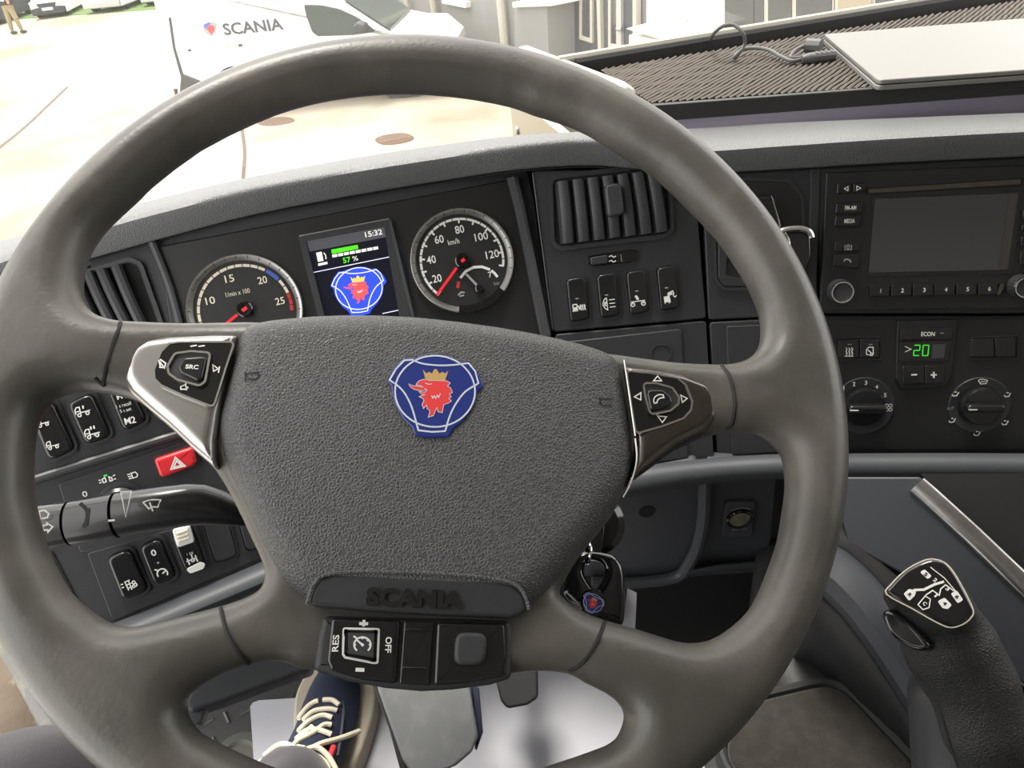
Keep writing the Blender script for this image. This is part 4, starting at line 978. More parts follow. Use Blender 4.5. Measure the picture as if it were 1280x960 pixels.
icon('phone_symbol', Wt, [(spline([(817, 501.5), (818, 497), (823, 493.5), (829, 493.5)], 3, False)+[(830, 497), (825, 497.5)]+[(822, 500), (821, 503.5), (818, 504)], True)], .0006, 'print_white', bt, .0056)
for tri in ([(817, 476), (822, 470), (827, 476)], [(793, 496), (801, 491), (801, 500)], [(851, 494), (859, 498), (853, 503)], [(822, 520), (833, 521), (828, 528)]):
    icon('arrow_mark', Wt, [(tri, True)], .0006, 'print_white', sp, .0018)
tube('trim_edge', spline(on_wheel([(780, 450), (786, 490), (794, 545)], .0135), 4, False), .0004, 'silver_trim', wheel, 6)
tube('trim_edge', spline(on_wheel([(794, 548), (796, 575), (789, 603), (779, 622)], .0105), 4, False), .0005, 'silver_trim', wheel, 6)
# switch block under the pad
blk = prism('switch_block', W, [(405, 770), (520, 773), (637, 776), (641, 800), (638, 848), (612, 856), (565, 862), (527, 864), (482, 860), (434, 851), (393, 838), (397, 800)], -.016, .0100, 'dash_plastic_matt', wheel, r=.003, bev=.003, ref=.006)
Wb = W.shift(.0100)
b1 = prism('cruise_button', Wb, [(414, 772), (500, 775), (495, 855), (452, 850), (413, 838), (408, 826)], -.001, .0026, 'switch_black', blk, r=.002, bev=.0016)
prism('centre_strip', Wb, [(505, 776), (542, 777), (537, 857), (499, 855)], -.001, .0020, 'switch_black', blk, r=.001, bev=.0008)
b3 = prism('blank_button', Wb, [(546, 777), (631, 779), (633, 822), (628, 846), (583, 854), (542, 857)], -.001, .0026, 'switch_black', blk, r=.002, bev=.0016)
for q in ([(506, 785), (537, 786), (537, 789), (506, 788.5)], [(503, 833), (534, 834), (534, 837), (503, 836)]): prism('grip_ridge', Wb, q, .0018, .0036, 'switch_black', blk, bev=.0006)
q = rounded(ccw(Wb.poly([(428, 784), (475, 785), (473, 830), (466, 830), (430, 823), (427, 818)], .004)), .0012, 3)
ring('square_outline', Wb, q, inset(q, .0010), .0022, .0031, 'print_white', b1)
p = prism('cruise_key', Wb, inset(q, .0024), .002, .0046, 'dash_plastic_matt', b1, uv=True, bev=.0014)
icon('dial_symbol', Wb, [([(453+11*math.cos(R_(a))*.95, 806+9.5*math.sin(R_(a))) for a in range(130, 411, 20)], False), ([(453, 806), (446, 800)], False), ([(442, 795), (446, 798)], False)]+[([(453+8*math.cos(R_(a)), 806+7*math.sin(R_(a))), (453+10.5*math.cos(R_(a)), 806+9.2*math.sin(R_(a)))], False) for a in (180, 225, 270, 315, 0)], .0008, 'print_white', p, .0050, fills=[[(450.5, 806), (453, 803.5), (455.5, 806), (453, 808.5)]])
icon('plus_mark', Wb, [([(449, 779.5), (460, 779.7)], False), ([(455, 774.8), (454.5, 783)], False)], .0013, 'print_white', b1, .0031)
icon('minus_mark', Wb, [([(444.5, 837), (455.5, 837.5)], False)], .0016, 'print_white', b1, .0031)
text('button_text', Wb, 'RES', (419.5, 804), 20, 8, 'print_white', b1, n=.0031, bold=.02, d=(.8, -10))
text('button_text', Wb, 'OFF', (485.5, 806), 19, 8, 'print_white', b1, n=.0031, bold=.02, d=(-.6, 10))
prism('blank_key', Wb, [(570, 790), (610, 791), (606, 831), (567, 832)], .002, .0062, 'dash_plastic_matt', b3, r=.0045, bev=.0018)
# column behind the wheel
col = thing('steering_column', W.P(0, -.02, -.1), 'black steering column shroud behind the wheel hub', 'steering column')
def colr_sdf(X, Y, Z): return smin(s_box(X, Y, Z, (0, -.03, -.09), (.062, .062, .055), .03), s_caps(X, Y, Z, (0, -.03, -.10), (0, -.05, -.30), .058, .052), .03)
blob('column_shroud', W, colr_sdf, (-.09, -.14, -.38), (.09, .06, -.026), .005, 'dash_plastic', col)
# ------------------------------------------------------------------ the cab itself
mat('cab_trim', (.30, .29, .27), .7)
mat('floor_rubber', (.028, .028, .028), .6, bump=('noise', 220, .3, .001))
mat('bulkhead', (.012, .012, .013), .65)
mat('mud_step', (.085, .060, .038), .75, vary=((.20, .175, .135), 14, .54, .62), bump=('noise', 60, .5, .004))
mat('seal_rubber', (.10, .10, .095), .6, vary=((.2, .18, .14), 40, .5, .75))
mat('sheet_white', (.37, .37, .41), .6, vary=((.36, .27, .18), 9, .64, .76))
mat('carpet', (.030, .026, .021), .95, bump=('noise', 900, .9, .002), vary=((.05, .043, .034), 60, .4, .7), sheen=.15)
mat('shoe_navy', (.012, .017, .040), .8, bump=('noise', 900, .4, .0005))
mat('shoe_grey', (.055, .058, .075), .8)
mat('sole_tan', (.36, .32, .25), .7)
mat('lace_cream', (.66, .60, .47), .8, bump=('noise', 1500, .5, .0004))
mat('sock_red', (.6, .03, .04), .8)
mat('denim', (.036, .030, .038), .9, bump=('noise', 800, .5, .0006), sheen=.3)
mat('pedal_grey', (.14, .145, .15), .55, vary=((.2, .2, .2), 40, .5, .8))
mat('knob_skin', (.025, .025, .026), .5, bump=('leather', 420, .5, .0006))
mat('console_plastic', (.027, .030, .037), .5, bump=('noise', 900, .2, .0003))
mat('tray_black', (.018, .018, .019), .55)
mat('tray_lip', (.42, .40, .33), .4)
mat('tray_apron', (.11, .10, .14), .5, vary=((.2, .17, .10), 30, .68, .75))
mat('tray_side', (.40, .385, .355), .35, metal=.15)
mat('tray_tan', (.42, .37, .28), .6)
mat('mat_rib', (.115, .10, .085), .85)
mat('mat_base', (.03, .027, .024), .9)
mat('laptop_silver', (.19, .185, .175), .45, metal=.3)
mat('cable_grey', (.09, .09, .09), .5)
def glass(name, dust=.05, gl=.04, tint=(1, 1, 1)):
    m = bpy.data.materials.new(name); m.use_nodes = True; nt = m.node_tree; nt.nodes.clear()
    out = nt.nodes.new('ShaderNodeOutputMaterial'); tr = nt.nodes.new('ShaderNodeBsdfTransparent'); tr.inputs[0].default_value = (*tint, 1)
    tl = nt.nodes.new('ShaderNodeBsdfTranslucent'); tl.inputs[0].default_value = (.9, .88, .82, 1)
    gs = nt.nodes.new('ShaderNodeBsdfGlossy'); gs.inputs['Roughness'].default_value = .02
    a = nt.nodes.new('ShaderNodeMixShader'); a.inputs[0].default_value = dust
    b = nt.nodes.new('ShaderNodeMixShader'); b.inputs[0].default_value = gl
    nt.links.new(tr.outputs[0], a.inputs[1]); nt.links.new(tl.outputs[0], a.inputs[2])
    nt.links.new(a.outputs[0], b.inputs[1]); nt.links.new(gs.outputs[0], b.inputs[2]); nt.links.new(b.outputs[0], out.inputs[0])
    MATS[name] = m
glass('windscreen_glass', .015, .03)
XL, XR, YB, ZC = -.60, 1.75, -1.0, 1.62
def struct(o, label=None): o['kind'] = 'structure'; return o
struct(box('floor', (-.50, YB, -.06), (XR, 1.02, 0), 'floor_rubber'))
struct(box('ceiling', (XL, YB, ZC), (XR, .62, ZC+.05), 'cab_trim'))
struct(box('wall_back', (XL, YB-.05, -.06), (XR, YB, ZC+.05), 'cab_trim'))
mb = MB(); mb.add(*box_vf((XR, YB, -.06), (XR+.05, 1.05, .60))); mb.add(*box_vf((XR, YB, .60), (XR+.05, -.25, ZC)))
struct(mb.build('wall_right', 'cab_trim', smooth=False))
struct(box('wall_left', (XL-.05, YB, -.06), (XL, -.30, ZC), 'cab_trim'))
struct(box('wall_front', (-.62, 1.0, -.06), (XR, 1.05, .52), 'bulkhead'))
# windscreen: a raked pane between two pillars
Wf = [(XL-.02, 1.16, .56), (XR+.02, 1.16, .56), (XR-.05, .66, ZC+.02), (XL+.05, .66, ZC+.02)]
pane = mesh('window_1', Wf+[(x, y+.006, z) for x, y, z in Wf], [(0, 1, 2, 3), (7, 6, 5, 4), (0, 4, 5, 1), (1, 5, 6, 2), (2, 6, 7, 3), (3, 7, 4, 0)], 'windscreen_glass', smooth=False)
struct(pane)
struct(tube('trim_1', [(XL-.05, 1.2, .50), (XL+.02, .66, ZC+.02)], .045, 'cab_trim'))
struct(tube('trim_2', [(XR+.05, 1.2, .50), (XR-.02, .66, ZC+.02)], .045, 'cab_trim'))
struct(box('trim_3', (XL, .60, ZC-.03), (XR, .70, ZC+.05), 'cab_trim'))
# cowl behind the dashboard, sloping down to the bottom of the glass
mb = MB(); ed = [np.array(a)+np.array([0, .03, -.03]) for a in back_edge]
v = ed+[np.array([a[0], 1.16, .50]) for a in ed]; k = len(ed)
cw = mesh('trim_4', v, [(i, i+1, k+i+1, k+i) for i in range(k-1)], 'dash_plastic_matt'); struct(cw); solid(cw, .004)

# door sill, weather seal and muddy step on the driver's side
sill = thing('door_sill', (-.56, .7, -.10), 'muddy brown entry step and sill at the lower left corner', 'door sill')
box('step_plate', (-.95, .20, -.36), (-.50, 1.15, -.30), 'mud_step', sill)
box('sill_wall', (-.53, .20, -.30), (-.50, 1.15, -.002), 'mud_step', sill)
def sdm(X, Y, Z): return np.minimum(s_box(X, Y, Z, (-.74, .78, -.20), (.16, .30, .07), .05)+.012*np.sin(X*31+Y*23)*np.sin(Y*37-X*11), s_box(X, Y, Z, (-.60, .55, -.16), (.05, .10, .09), .04))
blob('mud_crust', None, sdm, (-.95, .40, -.30), (-.50, 1.12, -.08), .012, 'mud_step', sill)
seal = tube('weather_seal', spline([onz(x, y, .012) for x, y in ((-6, 796), (12, 812), (34, 850), (58, 893), (82, 934))], 5, False), .0135, 'seal_rubber', None, 12)
setp(seal, 'grey rubber door seal strip along the muddy step', 'door seal')
seal2 = tube('seal_end', spline([onz(x, y, .012) for x, y in ((-12, 816), (4, 802), (30, 790))], 4, False), .012, 'seal_rubber', seal, 10)

# tread-pattern rubber mat left of the sheet
tm = thing('rubber_floor_mat', (-.36, .66, 0), 'dark rubber floor mat with raised tread bars at the left foot rest', 'floor mat')
box('mat_base', (-.46, .52, .0005), (-.16, .99, .006), 'floor_rubber', tm)
mat('tread_bar', (.06, .058, .05), .55)
mb = MB(); rnd = random.Random(3)
for i in range(12):
    for j in range(14):
        x, y = -.445+i*.026+(j % 2)*.013, .535+j*.033
        if x > -.17: continue
        a = R_(20 if (i+j) % 2 else 110); dx, dy = .0095*math.cos(a), .0095*math.sin(a)
        mb.add(*tube_vf([(x-dx, y-dy, .0055), (x+dx, y+dy, .0055)], .0026, 6))
o = mb.build('tread_bars', 'tread_bar', tm); o['kind'] = 'stuff'
lathe('mat_boss', Fr((0, 0, 0), (1, 0, 0), (0, 1, 0)), (-.272, .602), [(.035, .005), (.033, .012), (.022, .013), (.018, .009)], 'tread_bar', tm, 32)

# white protective sheet
sh = [onz(x, y, .014) for x, y in ((313, 884), (316, 879), (324, 876), (372, 873), (470, 862), (540, 850), (640, 836), (720, 832), (790, 838), (870, 900), (890, 1010), (700, 1090), (500, 1120), (330, 1090), (318, 960))]
v = [p+np.array([0, 0, .0012]) for p in sh]+[p-np.array([0, 0, .0012]) for p in sh]; n = len(sh)
o = mesh('floor_sheet', v, [tuple(range(n-1, -1, -1)), tuple(range(n, 2*n))]+[(i, (i+1) % n, n+(i+1) % n, n+i) for i in range(n)], 'sheet_white', smooth=False)
setp(o, 'white protective paper sheet on the floor under the pedals', 'floor sheet')

# carpet with rubber border to the right
cp = [(1046, 853), (1160, 975), (1130, 1060), (960, 1010), (905, 940), (935, 880)]
cpz = .20; cw3 = [onz(x, y, cpz) for x, y in cp]
t = thing('carpet_mat', np.mean(cw3, 0)*np.array([1, 1, 0]), 'brown carpet floor mat with black rubber border beside the gear lever', 'floor mat')
F0 = Fr((0, 0, 0), (1, 0, 0), (0, 1, 0))
pu = rounded(ccw([(p[0], p[1]) for p in cw3]), .03, 5)
prism('rubber_border', F0, inset(pu, -.012), .185, cpz-.002, 'floor_rubber', t, uv=True, bev=.006)
prism('carpet_pile', F0, pu, cpz-.006, cpz, 'carpet', t, uv=True, bev=.002)
tube('border_bead', [F0.P(u, v_, cpz-.001) for u, v_ in inset(pu, -.006)]+[F0.P(*inset(pu, -.006)[0], cpz-.001)], .0045, 'floor_rubber', t, 8)

# raised floor of the engine tunnel that carries the carpet
pl = rounded([(.30, -.6), (1.2, -.6), (1.2, .60), (.56, .60), (.40, .56), (.325, .44)], .04, 5)
eng = prism('engine_tunnel', F0, pl, .001, .185, 'floor_rubber', None, uv=True, bev=.02); setp(eng, 'black raised floor over the engine tunnel right of the pedals', 'floor tunnel')

# pedals
def pedal(nm, c, d, pts, lab, m, n1=.016, arm=True):
    fr = frame_at(at(c[0], c[1], d), RT, -ray(*c)*.8+np.array([0, -.15, .25]))
    t = thing(nm, onz(c[0], c[1], 0), lab, 'pedal')
    prism('pedal_pad', fr, pts, -.02, n1, m, t, r=.008, bev=.003, ref=n1)
    tube('pedal_arm', [fr.P(0, .01, -.015), fr.P(0, .08, -.05), fr.P(0, .16, -.09)], .012, 'bulkhead', t, 10)
    return t, fr
t, fr = pedal('brake_pedal', (545, 900), .80, [(468, 850), (586, 850), (598, 920), (590, 940), (570, 957), (545, 968), (515, 968), (503, 950)], 'wide grey brake pedal between the shoe and the white sheet', 'pedal_grey')
prism('pedal_side', fr, [(462, 848), (478, 856), (515, 972), (500, 962), (486, 910)], -.03, .006, 'bulkhead', t, bev=.002)
prism('pedal_side', fr, [(590, 855), (599, 860), (604, 915), (596, 938)], -.05, .004, 'shoe_navy', t, bev=.002)
t, fr = pedal('accelerator_pedal', (645, 860), .86, [(614, 825), (672, 822), (673, 872), (660, 881), (634, 886), (626, 876)], 'small black accelerator pedal hanging over the white sheet', 'bulkhead', .01)
# lower skirt of the column cover seen through the wheel
sk = thing('column_skirt', at(300, 860, .60), 'grey lower cover skirt seen through the left lower wheel opening', 'panel')
fr = frame_at(at(310, 860, .62), RT, -ray(310, 860)+np.array([0, 0, .6]))
prism('skirt_plate', fr, [(225, 880), (245, 850), (316, 815), (390, 812), (392, 836), (372, 842), (330, 857), (280, 876), (240, 889)], -.02, .004, 'grey_plastic', sk, r=.006, bev=.003)
prism('skirt_flange', fr, [(232, 888), (260, 880), (250, 906), (238, 905)], -.02, -.004, 'grey_plastic', sk, bev=.002)

# ------------------------------------------------------------------ driver's leg, trouser and shoe
heel = onz(380, 1085, .016); toe = onz(437, 838, .016)
fy = (toe-heel)/np.linalg.norm(toe-heel); FX = np.array([fy[1], -fy[0], 0]); ft = Fr(heel, FX, fy)
Lf = float(np.linalg.norm(toe-heel)); LS = Lf*1.02
person = thing('person', heel, 'seated driver in dark trousers, only a knee and one navy laced shoe showing', 'person')
wid = .050
def outline(w, y0=0.0, y1=1.0):
    pts = [(-.62, .02), (-.72, .10), (-.70, .3), (-.72, .5), (-.92, .68), (-.98, .80), (-.80, .93), (-.35, 1.0), (.15, 1.0), (.62, .93), (.92, .80), (.98, .66), (.88, .48), (.74, .3), (.72, .1), (.60, .02), (0, -.015)]
    return [(x*w, y0+(y1-y0)*y) for x, y in pts]
sole_p = spline(outline(wid+.004, -.004, LS), 3)
knee = at(42, 1112, .42); ankle = ft.P(0, LS*.11, .095)
knee2 = np.array([-.14, .0, .42])
shin1 = ankle
def w2f(p): q = np.array(p)-ft.O; return np.array([q@ft.U, q@ft.V, q@ft.N])
kf, af = w2f(knee), w2f(ankle)
hip = np.array([-.14, -.36, .40]); hf = w2f(hip); k2 = w2f(knee2); hip2 = w2f((.10, -.38, .40)); foot1 = w2f(knee+np.array([-.10, .10, -.52]))
# body: bare leg and foot as one surface inside the clothes
def body(X, Y, Z):
    d = s_caps(X, Y, Z, (0, LS*.18, .045), (0, LS*.72, .032), .030, .026)
    d = smin(d, s_caps(X, Y, Z, (0, LS*.16, .05), af, .032, .036), .03)
    d = smin(d, s_caps(X, Y, Z, af, k2, .036, .055), .03)
    d = smin(d, s_caps(X, Y, Z, k2, hip2, .055, .072), .03)
    d = smin(d, s_caps(X, Y, Z, foot1, kf, .036, .058), .03)
    d = smin(d, s_caps(X, Y, Z, kf, hf, .058, .072), .03)
    return smin(d, s_caps(X, Y, Z, hf, hip2, .09, .09), .05)
mat('skin', (.42, .26, .19), .5)
_al = np.array([kf, hf, k2, hip2, foot1, (-.08, 0, .0), (.08, LS, .2)]); lo = _al.min(0)-.1; hi = _al.max(0)+.1
blob('legs', ft, body, lo, hi, .008, 'skin', person)
def trouser(X, Y, Z):
    w = .0016*np.sin(Y*55+Z*40)+.0012*np.sin(X*80+Z*65)
    d = s_caps(X, Y, Z, af+np.array([0, .008, 0]), k2, .046, .070)+w
    d = smin(d, s_caps(X, Y, Z, k2, hip2, .072, .088)+w, .03)
    e = s_caps(X, Y, Z, foot1+np.array([0, 0, .05]), kf, .055, .076)+w
    e = smin(e, s_caps(X, Y, Z, kf, hf, .078, .088)+w, .03)
    return smin(smin(d, e, .01), s_caps(X, Y, Z, hf, hip2, .105, .105), .05)
tr_ = blob('trousers', ft, trouser, lo-.03, hi+.03, .007, 'denim', person); tr_['label'] = 'dark plum denim trousers'
shoe = bpy.data.objects.new('shoe', None); link(shoe, person); shoe['label'] = 'navy canvas shoe with cream laces and tan sole'
up_p = spline(outline(wid-.001, 0, LS-.004), 3)
prism('sole', ft, sole_p, .002, .030, 'sole_tan', shoe, uv=True, bev=.004)
def upper(X, Y, Z):
    s = s_poly(X[:, :, 0], Y[:, :, 0], up_p)[:, :, None]
    y = Y/LS; h = np.interp(y, [0, .12, .30, .42, .55, .72, .88, 1.0], [.105, .112, .108, .096, .082, .066, .056, .046])
    hh = h-12.0*(X**2)*np.interp(y, [0, .4, .8, 1], [.2, .9, 1.2, 1.3])
    return smax(s, smax(Z-hh, .026-Z, .004), .028)+.004
blob('upper', ft, upper, (-.06, -.01, .02), (.06, LS+.005, .125), .003, 'shoe_navy', shoe)
def uz(u, y): 
    h = np.interp(y/LS, [0, .12, .30, .42, .55, .72, .88, 1.0], [.105, .112, .108, .096, .082, .066, .056, .046]); return float(h-12*u*u*np.interp(y/LS, [0, .4, .8, 1], [.2, .9, 1.2, 1.3])-.006)
# lacing placed where it shows
def s_on(x, y, lift=.004):
    z = .09
    for _ in range(6):
        u, v_ = ft.uv(x, y, z); z = uz(u, v_)+lift
    return ft.P(u, v_, z)
for pts in ([(373, 898), (383, 885), (392, 878), (398, 876)], [(403, 875), (415, 875), (424, 881)], [(379, 900), (392, 889), (410, 886), (421, 888)], [(373, 914), (385, 902), (402, 894), (415, 897)], [(373, 925), (392, 915), (405, 906), (414, 906)], [(370, 924), (385, 912), (400, 913), (414, 918)], [(366, 932), (378, 920), (390, 908)], [(378, 942), (400, 930), (425, 923), (449, 914)]):
    tube('lace', spline([s_on(x, y) for x, y in pts], 4, False), .0030, 'lace_cream', shoe, 8)
for pts in ([(374, 938), (358, 930), (345, 933), (330, 945)], [(376, 940), (360, 946), (345, 950), (325, 952)], [(378, 939), (395, 934), (410, 945), (420, 962)], [(380, 941), (396, 945), (408, 955), (412, 968)]):
    tube('lace_end', spline([s_on(x, y, .010) for x, y in pts], 4, False), .0030, 'lace_cream', shoe, 8)
tube('lace_knot', [s_on(370, 938, .009), s_on(380, 940, .009)], .0065, 'lace_cream', shoe, 10)
tube('sock_edge', spline([s_on(x, y, .003) for x, y in ((402, 962), (411, 948), (417, 934))], 4, False), .0035, 'sock_red', shoe, 8)
tube('tongue_seam', spline([s_on(x, y, .0) for x, y in ((392, 872), (410, 868), (428, 878), (428, 905), (422, 945))], 4, False), .0016, 'shoe_grey', shoe, 6)

# ------------------------------------------------------------------ centre console and gear lever
con = thing('centre_console', at(1180, 800, .70)*np.array([1, 1, 0]), 'dark blue-grey centre console with a metal edge strip behind the gear lever', 'console')
Q = frame_at(at(1170, 680, .66), at(1280, 770, .60)-at(1080, 600, .74), np.array([-.55, -.50, .67]))
prism('console_side', Q, [(1040, 596), (1150, 596), (1300, 738), (1330, 900), (1240, 820), (1150, 730), (1060, 680)], -.04, 0, 'console_plastic', con, r=.004, bev=.002)
st_a = [(1146, 606), (1160, 618), (1215, 668), (1292, 742), (1340, 790)]
def flat_tube(name, pts, w, hgt, m, parent):
    secs = []
    P_ = [Q.px(x, y, .002) for x, y in pts]
    for i, p in enumerate(P_):
        tq = P_[min(i+1, len(P_)-1)]-P_[max(i-1, 0)]; tq = tq/np.linalg.norm(tq); s = np.cross(Q.N, tq)
        secs.append([p+s*w*math.cos(a)+Q.N*hgt*math.sin(a) for a in [2*math.pi*j/16 for j in range(16)]])
    return loft(name, secs, m, parent)
flat_tube('metal_strip', st_a, .0085, .004, 'silver_trim', con)
prism('tray_well', Q, [(1150, 592), (1340, 592), (1340, 770), (1290, 728)], -.05, -.012, 'void_black', con)
# curved rail and the tunnel side below it
rail_px = [(1020, 690, .70), (1050, 708, .69), (1080, 735, .675), (1110, 772, .66), (1140, 815, .65), (1175, 870, .64), (1215, 930, .63), (1250, 990, .62)]
secs = []
for x, y, d in rail_px:
    c = at(x, y, d); sx = np.array([.75, .30, 0]); sx = sx/np.linalg.norm(sx)
    prof = [(-.030, -.014), (-.032, .000), (-.026, .012), (-.012, .018), (.006, .016), (.02, .008), (.05, -.01), (.05, -.03)]
    secs.append([c+sx*a+np.array([0, 0, b]) for a, b in prof])
s2 = [spline([s[i] for s in secs], 3, False) for i in range(8)]
loft('console_rail', [[s2[i][j] for i in range(8)] for j in range(len(s2[0]))], 'console_plastic', con)
low = [s[0] for s in secs]
v = [np.array(p) for p in low]+[np.array([p[0]+.03, p[1]+.015, .18]) for p in low]; k = len(low)
solid(mesh('tunnel_side', v, [(i, i+1, k+i+1, k+i) for i in range(k-1)], 'bulkhead', con), .004)
v = [s[4] for s in secs]+[Q.px(x, y, -.02) for x, y in ((1040, 640), (1075, 660), (1110, 690), (1150, 730), (1190, 770), (1240, 820), (1300, 880), (1360, 940))]
solid(mesh('console_well', v, [(i, i+1, k+i+1, k+i) for i in range(k-1)], 'void_black', con), .004)
# footwell bulge seen through the right wheel opening
def bulge(X, Y, Z): return smin(s_caps(X, Y, Z, (.40, .86, -.05), (.37, .82, .33), .12, .10), s_box(X, Y, Z, (.66, .82, .14), (.18, .14, .20), .08), .05)
o = blob('footwell_hump', None, bulge, (.15, .55, -.08), (.90, 1.02, .55), .012, 'bulkhead'); setp(o, 'smooth black footwell hump behind the right lower spoke', 'bulkhead')

gl = thing('gear_lever', at(1240, 985, .55), 'black textured gear lever with glossy shift pattern cap', 'gear lever')
Gn = -ray(1165, 740)*.8+np.array([-.10, -.12, .42]); G = frame_at(at(1165, 742, .535), RT*.9-UP*.55, Gn)
pa = [at(1166, 768, .562), at(1188, 810, .562), at(1213, 855, .560), at(1226, 910, .558), at(1248, 1010, .565)]
rs = [.027, .0300, .0290, .0300, .033]
cap_px = [(1108, 742), (1114, 730), (1130, 714), (1148, 703), (1164, 698), (1180, 702), (1192, 714), (1206, 738), (1217, 762), (1214, 772), (1204, 780), (1189, 784), (1172, 778), (1140, 760)]
cap_uv = spline(G.poly(cap_px, .004), 3)
def g2(p): q = np.array(p)-G.O; return np.array([q@G.U, q@G.V, q@G.N])
gp = [g2(p) for p in pa]
def grip(X, Y, Z):
    d = None
    for i in range(4):
        e = s_caps(X, Y, Z, gp[i], gp[i+1], rs[i], rs[i+1]); d = e if d is None else smin(d, e, .012)
    s = s_poly(X[:, :, 0], Y[:, :, 0], cap_uv)[:, :, None]
    h = smax(s-.0015, np.abs(Z+.016)-.016, .010)
    return smin(d, h, .014)
lo = np.min(gp, 0)-.05; hi = np.max(gp, 0)+.05; lo = np.minimum(lo, (-.07, -.06, -.05)); hi = np.maximum(hi, (.07, .06, .02))
blob('grip', G, grip, lo, hi, .0028, 'knob_skin', gl)
cap = prism('shift_cap', G, cap_uv, -.008, .0035, 'gloss_black', gl, uv=True, bev=.003)
Gc = G.shift(.0037)
ring('cap_edge', Gc, inset(ccw(cap_uv), -.0004), inset(ccw(cap_uv), .0006), -.003, -.0018, 'print_cream', cap)
dd = (10, 9)
for pl in ([(1149.8, 715.2), (1155.6, 711.5), (1165, 720.2), (1159.4, 724)], [(1188.3, 742), (1196, 737.8), (1204, 749.9), (1197.2, 754.5)], [(1171.9, 751.5), (1180.6, 747), (1190, 756.4), (1184.5, 761.5), (1178, 760)], [(1129.4, 742.2), (1136.3, 736), (1145.5, 738.3), (1143.2, 745), (1136.3, 751.5)]):
    icon('gear_tab', Gc, [], 0, 'print_white', cap, .0002, uv=True, fills=[rounded(ccw(Gc.poly(pl)), .0012, 3)])
icon('gear_tab', Gc, [([(1147.5, 755.6), (1156.5, 745), (1163, 749), (1161.3, 759.5), (1153.6, 762)], True)], .0007, 'print_white', cap, .0002)
for s_, c, f_ in (('5', (1157.2, 718), True), ('2', (1169, 725), False), ('3', (1184.5, 736), False), ('6', (1196.3, 746), True), ('R', (1137.3, 743.5), True), ('1', (1170, 744.5), False), ('4', (1181, 754.3), True), ('C', (1156, 754.5), False)):
    text('gear_number', Gc, s_, c, 4.4 if s_ != '1' else 2.2, 5.4, 'gloss_black' if f_ else 'print_white', cap, n=.0005, bold=.03, d=dd)
icon('shift_gate', Gc, [([(1142, 737.5), (1155, 737), (1168, 730.5), (1180, 727)], False)], .0016, 'print_white', cap, .0003)
icon('shift_gate', Gc, [([(1157, 744), (1166, 738), (1174, 744), (1176, 736), (1182, 731), (1193, 739)], False)], .0008, 'print_white', cap, .0003)
icon('shift_gate', Gc, [([(1163, 709), (1180, 722), (1199, 744)], False)], .0006, 'print_white', cap, .0003)
Gb = frame_at(at(1133, 790, .548), RT*.8-UP*.65, -ray(1133, 790)*.8+RT*-.45)
prism('range_button', Gb, spline(Gb.poly([(1106, 768), (1116, 763), (1140, 778), (1160, 799), (1163, 812), (1142, 811), (1116, 793)]), 4), -.012, .006, 'gloss_black', gl, uv=True, bev=.003)
tube('grip_seam', spline([at(x, y, d) for x, y, d in ((1168, 868, .533), (1176, 890, .530), (1188, 930, .528), (1200, 965, .526))], 4, False), .0010, 'seam_dark', gl, 6)
tube('grip_seam', spline([at(x, y, d) for x, y, d in ((1225, 790, .537), (1243, 830, .538), (1256, 880, .54), (1262, 940, .545))], 4, False), .0008, 'seam_dark', gl, 6)
def skirt(X, Y, Z):
    a, b = g2(at(1185, 872, .575)), g2(at(1215, 1000, .57)); return s_caps(X, Y, Z, a, b, .028, .04)
blob('lever_base', G, skirt, np.minimum(g2(at(1185, 872, .575)), g2(at(1215, 1000, .57)))-.05, np.maximum(g2(at(1185, 872, .575)), g2(at(1215, 1000, .57)))+.05, .005, 'dash_plastic', gl)

# ------------------------------------------------------------------ ignition key with fob
kf_ = thing('key_fob', at(745, 735, .475), 'black ignition key fob with small shield emblem hanging beside the wheel pad', 'key')
Kf = frame_at(at(745, 735, .470), RT, -ray(745, 735)+np.array([0, 0, .15]))
fob = [(729, 690), (760, 692), (774, 702), (780, 720), (780, 775), (768, 780), (735, 770), (708, 748), (705, 735), (715, 705)]
hole = spline(Kf.poly([(733, 704), (741, 701), (751, 705), (756, 715), (752, 727), (744, 737), (736, 728), (730, 715)], 0), 3)
fuv = spline(Kf.poly(fob, 0), 3)
def fobs(X, Y, Z):
    x, y = X[:, :, 0], Y[:, :, 0]; s = np.maximum(s_poly(x, y, fuv), -s_poly(x, y, hole))[:, :, None]; r = .005
    q = np.maximum(s+r, 0); q2 = np.maximum(np.abs(Z)-.003, 0); return np.sqrt(q*q+q2*q2)-r
fm = np.array(fuv)
blob('fob_shell', Kf, fobs, (fm[:, 0].min()-.004, fm[:, 1].min()-.004, -.010), (fm[:, 0].max()+.004, fm[:, 1].max()+.004, .010), .0010, 'gloss_black', kf_)
bc = Kf.uv(741, 753, .008); kk = Kf.mpp(741, 753)
lathe('badge_disc', Kf, bc, [(kk*17, .0072), (kk*16, .0086), (kk*.1, .009)], 'gloss_black', kf_, 36)
eo = bpy.data.objects.new('fob_emblem', None); link(eo, kf_); eo['label'] = 'tiny blue shield emblem'
emblem(Kf, (741, 755), (11.5, 5), (4, -11.5), .0096, eo, dict(blue='enamel_blue', line='enamel_silver', red='enamel_red', gold='enamel_gold'), outline=False)
tube('key_ring', [Kf.px(734+4*math.cos(a), 689+15*math.sin(a), .004+.008*math.cos(a)) for a in [2*math.pi*i/24 for i in range(25)]], .0011, 'chrome', kf_, 8)
prism('key_blade', Kf, [(740, 640), (757, 650), (752, 690), (740, 690)], -.004, .0, 'switch_black', kf_, bev=.001)
tag_ = prism('key_tag', Kf.shift(-.012), [(784, 735), (796, 741), (794, 786), (778, 782)], 0, .001, 'sheet_white'); setp(tag_, 'small white paper tag behind the key fob', 'tag')
